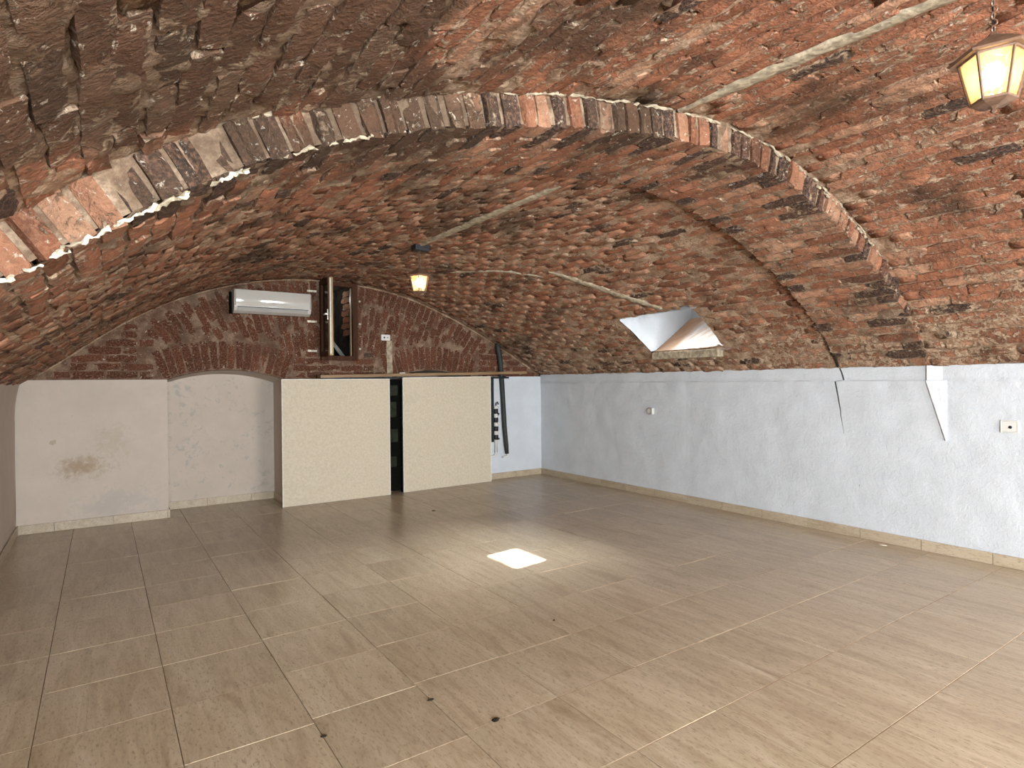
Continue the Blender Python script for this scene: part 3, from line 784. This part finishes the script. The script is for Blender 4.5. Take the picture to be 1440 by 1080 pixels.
# ------------------------------------------------------------------ light well of the right-hand vault (window_2)
win2 = structure(empty('window_2', (WX1, 4.1, 1.62)), 'white plastered light well cut through the right side of the vault')
def wobj(name, V, F, mat, smooth=False):
    o = obj(name, [(v[0]-WX1, v[1]-4.1, v[2]-1.62) for v in V], F, mat, win2, smooth); return o
XO = 6.0; SL = .455
def zs_(x): return 1.625+SL*(x-WX1)
def ya(x): return WY1-.012+.30*(x-WX1)
def yb_(x): return WY0+.012-.25*(x-WX1)
def zr_(x): return 1.985+.86*(x-WX0)
g = []; F = []; n = 16; m = 10
for i in range(n+1):
    for j in range(m+1):
        x = WX1-.02+(XO-WX1+.02)*i/n; t = j/m; y = ya(x)*(1-t)+(yb_(x)-.1)*t
        g.append((x, y, zs_(x)+.006*nz(x, y, 0, 7, 3)))
F = [(i*(m+1)+j, i*(m+1)+j+1, (i+1)*(m+1)+j+1, (i+1)*(m+1)+j) for i in range(n) for j in range(m)]
t = NT('sill_plaster'); o_ = t.xyz()
q = t.noise(t.pos((1.2, 5, 1)), 1.6, 5, 0.6, .4)
edge = t.math('SUBTRACT', t.math('ADD', WY1, t.math('MULTIPLY', t.math('SUBTRACT', o_[0], WX1), .30)), o_[1])
band = t.ramp(t.math('ADD', edge, t.math('MULTIPLY', t.math('SUBTRACT', q, .5), .25)), .30, .20)
c_ = t.mix(band, t.mix(t.ramp(q, .4, .7), (.60, .56, .52), (.48, .32, .23)), t.mix(t.ramp(q, .3, .7), (.36, .20, .12), (.46, .29, .19)))
M_SILL = t.bsdf(c_, .9, .15, 0, t.bump(t.noise(t.pos(), 25, 5), .4, .015))
wobj('sill', g, F, M_SILL, True)
def sheet(name, pfun, mat, n=16, m=12, amp=.008):
    V = []
    for i in range(n+1):
        for j in range(m+1):
            p = Vector(pfun(i/n, j/m)); V.append(p+Vector((0, amp*nz(*p, 5, 4), amp*.7*nz(*p, 6, 9))))
    return wobj(name, V, [(i*(m+1)+j, i*(m+1)+j+1, (i+1)*(m+1)+j+1, (i+1)*(m+1)+j) for i in range(n) for j in range(m)], mat, True)
def face_low(x):  # height of the reveal's bottom: on the sill, or along the vault surface in front of it
    return zs_(x) if x >= WX1 else FAR.p(FAR.u_at_x(x, WY1), WY1).z-.004
def near_low(x): return zs_(x) if x >= WX1+.03 else FAR.p(FAR.u_at_x(x, WY0-.085), WY0-.085).z+.03
sheet('reveal', lambda a, b: (lambda x: (x, WY1-.006 if x < WX1 else ya(x)+.006, face_low(x)*(1-b)+max(zr_(x), face_low(x)+.001)*b))(WX0+(XO-WX0)*a), M_WHITE)
sheet('reveal', lambda a, b: (lambda x: (x, WY0-.085 if x < WX1 else yb_(x)-.097, near_low(x)*(1-b)+max(zr_(x), near_low(x)+.001)*b))(WX0+(XO-WX0)*a), M_WHITE)
sheet('lintel_slope', lambda a, b: (lambda x: (x, (WY1 if x < WX1 else ya(x)+.01)*(1-b)+(WY0-.085 if x < WX1 else yb_(x)-.097)*b, zr_(x)))(WX0+(XO-WX0)*a), M_WHITE)
mb = MB(); mb.box((WX1-.035, WY0+.03, 1.555), (WX1+.06, WY1-.02, 1.632), .010)
o = mb.build('sill_edge', M_STRIP, None); o.parent = win2; o.location = (-WX1, -4.1, -1.62)
# unseen plate added across the well, its hole cut to shape the sun patch
hy, hz = 3.72+(XO-2.57)*SUN_M, (XO-2.57)*SUN_T
y0, y1, z0, z1 = 2.9, 5.4, 1.9, 3.6; a, b, c, d = hy-.19, hy+.19, hz-.095, hz+.095
V = []; F = []
for (p, q, r, s) in ((y0, a, z0, z1), (b, y1, z0, z1), (a, b, z0, c), (a, b, d, z1), (a, b, hz-.010, hz+.004), (hy-.012, hy+.006, c, d)):
    k = len(V); V += [(XO, p, r), (XO, q, r), (XO, q, s), (XO, p, s)]; F.append((k, k+1, k+2, k+3))
wobj('sun_aperture_plate', V, F, M_WHITE)

# ------------------------------------------------------------------ dark casement window in the back wall (window_1)
win1 = structure(empty('window_1', (WINX[0], YB, WINZ[0])), 'small dark wooden casement window, its sash swung open into the room')
def wpart(mb, name, mat, parent=None, smooth=False):
    mb.V = [v-Vector((WINX[0], YB, WINZ[0])) for v in mb.V]
    return mb.build(name, mat, parent or win1, smooth)
x0, x1, z0, z1 = WINX[0], WINX[1], WINZ[0], WINZ[1]
mb = MB(); f = .045
mb.box((x0+f*.7, YB-.043, z0-.03), (x1-f*.9, YB+.03, z0+f*.5), .004); mb.box((x0+f*.7, YB-.043, z1-f), (x1-f*.9, YB+.03, z1+.02), .004)
mb.box((x0-.02, YB-.045, z0-.03), (x0+f*.7, YB+.03, z1+.02), .004); mb.box((x1-f*.9, YB-.045, z0-.03), (x1+.02, YB+.03, z1+.02), .004)
wpart(mb, 'frame', M_WINWOOD)
mb = MB(); mb.box((x1-.050, YB+.0, z0+.02), (x1-.043, YB+.05, z1-.05), .003); wpart(mb, 'glazing_bead', M_WINLIT)
mb = MB(); V = []                                     # dark niche behind
D = YB+.75
mb.add([(x0, YB+.02, z0), (x1, YB+.02, z0), (x1, YB+.02, z1), (x0, YB+.02, z1), (x0, D, z0), (x1, D, z0), (x1, D, z1), (x0, D, z1)],
       [(0, 4, 5, 1), (1, 5, 6, 2), (2, 6, 7, 3), (3, 7, 4, 0), (4, 7, 6, 5)])
wpart(mb, 'niche', M_DARKIN)
RB = [brick_mesh('brick', .24, .066, .03, M_REVBRICK) for _ in range(4)]
for k in range(7):                                    # brick ends of the right reveal
    z = 2.41-k*.078
    if z < 1.93: break
    mx = mat_from(Vector((x1-.03-.006*(k % 2)-x0, .22+.02*(k % 2), z-z0)), Vector((0, 1, 0)), Vector((0, 0, 1)), Vector((-1, 0, 0)))
    place(RB[k % 4], mx, win1)
l = light('niche_daylight', 'POINT', (.12, .45, .75), None, 1.6, (1, .95, .9), shadow_soft_size=.05); l.parent = win1
# the sash, open at a right angle: stiles, rails, pane, handle
sash = empty('sash', (-.012, -.045, 0), win1)
sw = .335
def sp(mb, name, mat): return mb.build(name, mat, sash)
zl, zh = .01, z1-z0-.005
mb = MB(); mb.box((-.020, -sw, zl), (.022, -sw+.055, zh), .005); sp(mb, 'stile', M_WINLIT)
mb = MB(); mb.box((-.015, -sw-.004, zl+.02), (-.003, -sw+.002, zh-.01), .002); sp(mb, 'weatherstrip', M_BOARDE)
mb = MB(); mb.box((-.028, -.055, zl), (.028, 0, zh), .006); sp(mb, 'stile', M_WINWOOD)
mb = MB(); mb.box((-.027, -sw+.055, zl), (.027, -.055, zl+.055), .005); sp(mb, 'rail', M_WINWOOD)
mb = MB(); mb.box((-.027, -sw+.055, zh-.055), (.027, -.055, zh), .005); sp(mb, 'rail', M_WINWOOD)
mb = MB(); mb.box((-.004, -sw+.055, zl+.055), (.004, -.055, zh-.055)); sp(mb, 'pane', M_WGLASS)
mb = MB(); mb.box((-.036, -sw+.018, .40), (-.028, -sw+.04, .52), .002); mb.box((-.062, -sw+.022, .455), (-.030, -sw+.036, .475), .003); mb.box((-.064, -sw+.022, .455), (-.050, -sw+.10, .473), .003)
sp(mb, 'handle', M_STEEL)
for (bx, bz) in ((1.985, 2.38), (1.985, 2.035), (1.985, 1.70)):
    mb = MB(); mb.box((bx-.052, YB-.012, bz-.012), (bx+.055, YB+.01, bz+.012), .004); wpart(mb, 'bracket', M_LIME)
for bz in (2.30, 2.03, 1.735):
    mb = MB(); mb.lathe([(.004, 0), (.014, .003), (.014, .01), (.006, .018)], (0, 0, 0), 8)
    mb.V = [Vector((2.545+v.x, YB-.004-v.z, bz+v.y)) for v in mb.V]; wpart(mb, 'fixing', M_LIME)
# things lying in the niche
mb = MB(); mb.box((-.022, -.012, -.30), (.022, .012, .30), .003)
o = tag(mb.build('batten', M_BATTEN), 'grey batten leaning diagonally inside the open dark window', 'batten'); o.location = (2.33, YB+.30, 1.80); o.rotation_euler = (0, math.radians(-38), 0)
mb = MB(); mb.tube([(2.225, YB+.55, 1.64), (2.215, YB+.55, 1.85), (2.235, YB+.54, 2.05), (2.22, YB+.52, 2.2)], [.022, .026, .024, .010], 8)
tag(mb.build('rolled_sheet', M_BATTEN, None, True), 'bluish grey rolled sheet standing at the left inside the open window', 'sheet')

# ------------------------------------------------------------------ split air conditioner
ac = tag(empty('air_conditioner', (1.535, YB-.004, 2.075)), 'white wall-mounted air conditioner with a rounded front, left of the dark window', 'air conditioner')
def extrude(prof, x0, x1, mat, name, parent, smooth=False):
    n = len(prof); V = [(x0, y, z) for y, z in prof]+[(x1, y, z) for y, z in prof]
    F = [(i, (i+1) % n, n+(i+1) % n, n+i) for i in range(n)]+[tuple(range(n))[::-1], tuple(range(n, 2*n))]
    o = obj(name, V, F, mat, parent); return o
W2 = .392
extrude([(0, .245), (0, .01), (-.10, 0), (-.155, .022), (-.178, .062), (-.184, .15), (-.176, .225), (-.16, .245)], -W2, W2, M_ACBODY, 'body', ac)
V = []; F = []; prof = [(-.186-.012*math.sin(PI*k/12), .070+.170*k/12) for k in range(13)]
for x in (-W2+.004, -W2+.02, W2-.02, W2-.004):
    for y, z in prof: V.append((x, y+(.004 if abs(x) > W2-.01 else 0), z))
F = [(i*13+k, (i+1)*13+k, (i+1)*13+k+1, i*13+k+1) for i in range(3) for k in range(12)]
n = len(V)
for x in (-W2+.004, W2-.004):
    for y, z in prof: V.append((x, -.17, z))
F += [(k, k+1, n+k+1, n+k) for k in range(12)]+[(39+k, n+13+k, n+14+k, 39+k+1) for k in range(12)]
obj('front_panel', V, F, M_GLOSSY, ac, True)
mb = MB(); mb.box((-W2+.035, -.005, -.018), (W2-.035, .004, .018), .003)
o = mb.build('louvre', M_PLASTIC2, ac); o.location = (0, -.180, .040); o.rotation_euler = (math.radians(24), 0, 0)
mb = MB(); mb.box((-W2+.03, -.186, .060), (W2-.03, -.170, .066), .001); mb.build('outlet_slot', M_BLACK, ac)
mb = MB(); mb.box((-.022, -.203, .105), (.022, -.196, .118), .002); mb.build('display', M_PLASTIC2, ac)
mb = MB(); mb.box((W2-.004, -.15, .04), (W2+.004, -.02, .22), .002); mb.build('end_cap', M_PLASTIC, ac)
mb = MB(); mb.box((-W2-.022, -.035, .0), (-W2+.01, .0, .23), .004); mb.build('shade_strip', M_SHADE, ac)  # dark strip standing in for the shadow left of the unit

# ------------------------------------------------------------------ lanterns
def lantern(name, loc, ceil_z, label, rot, canopy):
    """loc = underside of the glass body; hexagonal, glass tapering downwards"""
    x, y, z = loc; root = tag(empty(name, loc), label, 'lantern', 'hanging lanterns')
    R0, R1, H = .058, .088, .138                      # bottom and top radius, glass height
    hx = lambda r, zz, k: Vector((r*math.cos(k*PI/3+rot), r*math.sin(k*PI/3+rot), zz))
    for k in range(6):
        a = [hx(R0-.003, .004, k), hx(R0-.003, .004, k+1), hx(R1-.003, H-.004, k+1), hx(R1-.003, H-.004, k)]
        nrm = (a[1]-a[0]).cross(a[3]-a[0]).normalized()*.002
        obj('pane', a+[v-nrm for v in a], [(0, 1, 2, 3), (7, 6, 5, 4), (0, 4, 5, 1), (1, 5, 6, 2), (2, 6, 7, 3), (3, 7, 4, 0)], M_LGLASS, root)
    mb = MB()
    for k in range(6):
        mb.tube([hx(R0, 0, k), hx(R1, H, k)], .0042, 5)
        mb.tube([hx(R0, .002, k), hx(R0, .002, k+1)], .0045, 5); mb.tube([hx(R1, H-.002, k), hx(R1, H-.002, k+1)], .0055, 5)
    mb.build('frame', M_BRONZE, root)
    mb = MB(); mb.lathe([(.112, H-.002), (.118, H+.004), (.110, H+.010), (.103, H+.016), (.094, H+.020), (.086, H+.026), (.060, H+.042), (.034, H+.056), (.018, H+.066), (.010, H+.076), (.004, H+.082)], (0, 0, 0), 6, rot)
    mb.build('roof', M_BRONZE, root)
    mb = MB(); mb.lathe([(.004, -.034), (.010, -.028), (.006, -.020), (.016, -.014), (.045, -.008), (.060, -.002), (.058, .004)], (0, 0, 0), 6, rot); mb.build('base', M_BRONZE, root)
    mb = MB(); mb.lathe([(.012, .006), (.012, .035), (.016, .04)], (0, 0, 0), 10); mb.build('socket', M_PLASTIC, root)
    mb = MB(); mb.lathe([(.012, .038), (.024, .055), (.031, .078), (.029, .100), (.018, .118), (.004, .124)], (0, 0, 0), 12); mb.build('bulb', M_BULB, root, True)
    top = ceil_z-z; mb = MB(); zz = H+.090; k = 0
    while zz < top-.01:
        mb.torus((0, 0, zz), .0085, .0026, (1, 0, 0) if k % 2 else (0, 1, 0), 1.5, 10, 5); zz += .0205; k += 1
    mb.build('chain', M_BRONZE, root)
    mb = MB(); mb.tube([(.004, 0, H+.078), (.007, .003, (H+top)/2), (.004, 0, top)], .0028, 6); mb.build('cable', M_BLACK, root)
    if canopy:
        mb = MB(); mb.box((-.055, -.05, top-.045), (.085, .05, top+.02), .008); mb.build('ceiling_box', M_BLACK, root)
    else:
        mb = MB(); mb.lathe([(.012, top-.03), (.035, top-.02), (.045, top+.01)], (0, 0, 0), 12); mb.build('ceiling_rose', M_BRONZE, root)
    l = light('lantern_glow', 'POINT', (0, 0, .08), None, 34 if canopy else 62, (1.0, 0.70, 0.40), shadow_soft_size=.03); l.parent = root
    return root
lantern('hanging_lantern', (2.30, .695, 2.185), NEAR.p(NEAR.u_at_x(2.3, .7), .7).z, 'bronze hexagonal lantern hanging nearest, at the upper right, its bulb lit', .90, False)
lantern('hanging_lantern', (2.29, 4.76, 2.115), FAR.p(FAR.u_at_x(2.29, 4.76), 4.76).z, 'far lit lantern hanging on a chain in front of the back wall', .0, True)

# ------------------------------------------------------------------ boards, worktop frame and what is behind them
def board(name, label, x0, y0, x1, y1, h0, h1, lean):
    root = tag(empty(name, ((x0+x1)/2, (y0+y1)/2, 0)), label, 'board', 'cream boards leaning under the worktop')
    ang = math.atan2(y1-y0, x1-x0); W = math.hypot(x1-x0, y1-y0)/2; root.rotation_euler = (math.radians(-lean), 0, ang)
    V = [(-W, 0, .004), (W, 0, .004), (W, 0, h1), (-W, 0, h0)]; V += [(x, .018, z) for x, y, z in V]
    V = [(x, y, z) for x, y, z in V]
    obj('facing', V[:4]+[(v[0], .003, v[2]) for v in V[:4]], [(0, 1, 2, 3), (7, 6, 5, 4), (0, 4, 5, 1), (1, 5, 6, 2), (2, 6, 7, 3), (3, 7, 4, 0)], M_BOARD, root)
    e = .006; mb = MB()
    mb.box((-W-.001, -.001, .002), (-W+e, .018, h0), .001); mb.box((W-e, -.001, .002), (W+.001, .018, h1), .001); mb.box((-W, .0035, .002), (W, .018, .012))
    V2 = [(-W, -.001, h0-e), (W, -.001, h1-e), (W, -.001, h1), (-W, -.001, h0)]
    mb.add(V2+[(a, .018, c) for a, b, c in V2], [(0, 1, 2, 3), (7, 6, 5, 4), (0, 4, 5, 1), (1, 5, 6, 2), (2, 6, 7, 3), (3, 7, 4, 0)])
    mb.build('edge_trim', M_BOARDE, root)
    mb = MB(); mb.box((-W+.01, .004, .012), (W-.01, .016, min(h0, h1)-.01)); mb.build('core', M_BOARDE, root)
    return root
board('panel_board', 'wide cream board at the left, nearest, leaning below the worktop', 1.594, 6.705, 2.818, 6.690, 1.378, 1.376, 0)
board('panel_board', 'cream board at the right of the dark gap, beside the white pipes', 3.002, 6.722, 4.284, 6.772, 1.392, 1.402, 0)
bench = tag(empty('worktop_frame', (3.4, 6.80, 0)), 'brown wooden worktop on a black steel frame behind the cream boards', 'worktop')
V = []; F = []
xs_ = np.linspace(2.01, 4.83, 12)
for x in xs_:
    zt = 1.424+(x-2.01)*.0165
    for y, z in ((6.70, zt-.034), (6.70, zt-.004), (6.704, zt), (6.826, zt), (6.826, zt-.034)): V.append((x-3.4, y-6.80, z))
F = [(i*5+k, (i+1)*5+k, (i+1)*5+(k+1) % 5, i*5+(k+1) % 5) for i in range(11) for k in range(5)]+[(0, 1, 2, 3, 4), (59, 58, 57, 56, 55)]
obj('worktop', V, F, M_TOPWOOD, bench)
for px_, py_ in ((2.06, 6.80), (2.80, 6.80), (4.338, 6.80)):
    mb = MB(); mb.box((px_-3.4-.014, py_-6.8-.002, 0.002 if px_ < 4 else .52), (px_-3.4+.014, py_-6.8+.024, 1.386), .002); mb.build('post', M_BLACK, bench)
for xa, xb in ((2.06, 4.60),):
    mb = MB(); mb.box((xa-3.4, -.002, 1.372), (xb-3.4, .024, 1.396), .002); mb.build('rail', M_BLACK, bench)
mb = MB(); mb.box((2.05-3.4, .016, .02), (3.30-3.4, .024, 1.37)); mb.build('shade_backing', M_SHADE, bench)  # dark sheet added to paint the shade in the board gap
mb = MB(); mb.box((3.05-3.4, -.02, .02), (3.06-3.4, .014, 1.37)); mb.build('shade_side', M_SHADE, bench)  # second dark sheet for the painted gap shade
mb = MB(); mb.box((-.035, -.0, 0), (.035, .02, .012), .002)
o = tag(mb.build('offcut', M_PLASTIC), 'small white offcut lying on the brown worktop', 'offcut'); o.location = (3.0, 6.72, 1.4405); o.rotation_euler = (0, -.0165, .05)
rack = tag(empty('shelf_rack', (2.92, 6.80, 0)), 'dark rack of small trays in the gap between the two cream boards', 'rack')
for k, z in enumerate((.30, .60, .90, 1.16)):
    mb = MB(); mb.box((-.10, -.024, z), (.10, .010, z+.012), .002); mb.build('shelf', M_SHADE, rack)
    mb = MB(); mb.box((-.075+.02*(k % 2), -.022, z+.013), (.02+.02*(k % 2), .009, z+.14+.03*(k % 3)), .006); mb.build('tray', M_CRATE, rack)
mb = MB(); mb.box((-.105, -.024, .0), (-.09, .010, 1.3), .002); mb.build('upright', M_SHADE, rack)
mb = MB(); mb.box((.085, -.024, .0), (.1, .010, 1.3), .002); mb.build('upright', M_SHADE, rack)

# drain hose and the little white manifold to the right of the boards
mb = MB()
mb.tube([(4.47, 6.88, 1.86), (4.475, 6.878, 1.80), (4.505, 6.878, 1.66), (4.52, 6.878, 1.50), (4.535, 6.876, 1.30), (4.55, 6.872, 1.0), (4.565, 6.868, .7), (4.59, 6.866, .45), (4.60, 6.864, .34)],
        [.030, .036, .036, .035, .035, .034, .034, .032, .026], 12)
hose = tag(empty('drain_hose', (4.6, 6.87, .3)), 'dark grey lagged pipe hanging down the white wall at the end of the worktop', 'pipe')
mb.V = [v-Vector((4.6, 6.87, .3)) for v in mb.V]; mb.build('lagging', M_HOSE, hose, True)
mb = MB(); mb.tube([(0, -.006, .045), (0, -.006, .012), (-.03, -.010, .0), (-.075, -.012, -.004)], .012, 8); mb.build('pipe_tail', M_PLASTIC, hose, True)
mb = MB(); mb.torus((-.048, 0, 1.10), .040, .006, (.1, 0, 1)); mb.build('clip', M_BLACK, hose)
man = tag(empty('pipe_manifold', (4.435, 6.885, .32)), 'white pipe manifold with four dark valves beside the right board', 'manifold')
mb = MB(); mb.tube([(0, 0, .05), (0, 0, .68)], .024, 10); mb.build('pipe', M_PLASTIC, man, True)
mb = MB(); mb.tube([(0, 0, .16), (-.002, 0, .03), (-.03, 0, .0), (-.10, 0, -.005)], .016, 8); mb.build('elbow', M_PLASTIC, man, True)
for k in range(4):
    z = .22+.118*k; mb = MB(); mb.lathe([(.028, z), (.034, z+.008), (.034, z+.058), (.028, z+.066)], (0, 0, 0), 10); mb.tube([(.0, 0, z+.034), (.0, -.042, z+.034)], .014, 8); mb.build('valve', M_BLACK, man, True)
    mb = MB(); mb.lathe([(.028, z+.074), (.034, z+.078), (.034, z+.106), (.028, z+.110)], (0, 0, 0), 10); mb.build('collar', M_PLASTIC, man, True)
mb = MB(); mb.tube([(0, 0, .67), (.005, -.005, .72), (.025, -.012, .735), (.034, -.012, .70)], .008, 8); mb.build('bleed_tube', M_BLACK, man, True)
for z in (.56, .22):
    mb = MB(); mb.box((.020, -.02, z), (.048, .04, z+.022), .003); mb.build('bracket', M_BLACK, man)

# ------------------------------------------------------------------ small fittings
jb = tag(empty('junction_box', (2.865, YB-.002, 1.88)), 'white double socket box on the brick wall right of the window', 'junction box')
mb = MB(); mb.box((-.056, -.026, -.036), (.056, .008, .036), .005); mb.build('cover', M_PLASTIC, jb)
mb = MB(); mb.box((-.030, -.0285, -.010), (-.010, -.0255, .010), .001); mb.build('socket', M_BLACK, jb)
mb = MB(); mb.box((.012, -.0285, -.009), (.036, -.0255, .009), .001); mb.build('blank', M_PLASTIC2, jb)
jb = tag(empty('wall_box', (XR, 4.82, .976)), 'small open box recessed in the middle of the white right wall', 'wall box')
mb = MB(); mb.torus((-.008, 0, 0), .034, .010, (1, 0, 0), 1, 16, 6); mb.build('rim', M_PLASTIC2, jb, True)
mb = MB(); mb.lathe([(.012, 0), (.030, .004), (.030, .012)], (0, 0, 0), 12); mb.V = [Vector((-v.z+.004, v.x, v.y)) for v in mb.V]; mb.build('insert', M_PLASTIC, jb)
mb = MB(); mb.box((-.030, -.062, -.034), (.004, -.044, .034), .003); mb.build('tab', M_PLASTIC, jb)
jb = tag(empty('switch_plate', (XR-.003, 1.497, .985)), 'square white plate with a dark hole on the right wall near the frame edge', 'switch')
mb = MB(); mb.box((-.004, -.043, -.036), (.010, .043, .036), .004); mb.build('plate', M_PLASTIC, jb)
mb = MB(); mb.box((-.007, .043, -.040), (.010, .050, .040), .002); mb.box((-.006, -.050, -.040), (.010, -.043, .040), .002); mb.box((-.007, -.05, .036), (.010, .05, .042), .002); mb.box((-.007, -.05, -.042), (.010, .05, -.036), .002); mb.build('surround', M_PLASTIC, jb)
mb = MB(); mb.lathe([(.008, 0), (.011, .002), (.004, .004)], (0, 0, 0), 10); mb.V = [Vector((-.004-v.z, v.x-.006, v.y-.004)) for v in mb.V]; mb.build('hole', M_BLACK, jb)

# crumbs of grime on the floor
def fleck(name, x, y, r, label, mat, cat, st=1.6, seed=0):
    V = []; n = 9
    for k in range(n):
        a = 2*PI*k/n; q = r*(.6+.7*random.random()); V.append((q*st*math.cos(a), q*math.sin(a), .0005))
    for k in range(n): V.append((V[k][0]*.55, V[k][1]*.55, .004+.003*random.random()))
    V.append((0, 0, .006))
    F = [(k, (k+1) % n, n+(k+1) % n, n+k) for k in range(n)]+[(n+k, n+(k+1) % n, 2*n) for k in range(n)]
    o = tag(obj(name, V, F, mat), label, cat); o.location = (x, y, .0015); return o
def floor_at(px, py):
    d = CR*((px-720)/FPX)-CU*((py-540)/FPX)+CF; t = -EYE.z/d.z; return EYE+d*t
for px, py, r, lb in ((456, 1036, .009, 'dark crumb of grime on a floor joint nearest, at the bottom left of centre'), (606, 985, .009, 'dark crumb on a floor joint above the bottom edge, middle of three'),
                      (697, 1013, .012, 'elongated dark smear of grime on the floor joint at the bottom centre'), (610, 718.5, .013, 'dark sliver on the floor in front of the dark gap between boards'),
                      (779, 873, .005, 'single dark speck on the floor below the sunny patch')):
    p = floor_at(px, py); fleck('grime_crumb', p.x, p.y, r, lb, M_GRIME, 'grime', 1.7)
p = floor_at(1241, 767); fleck('plaster_flake', p.x, p.y, .03, 'pale plaster flake on the floor by the right skirting', M_LIME, 'flake', .8)
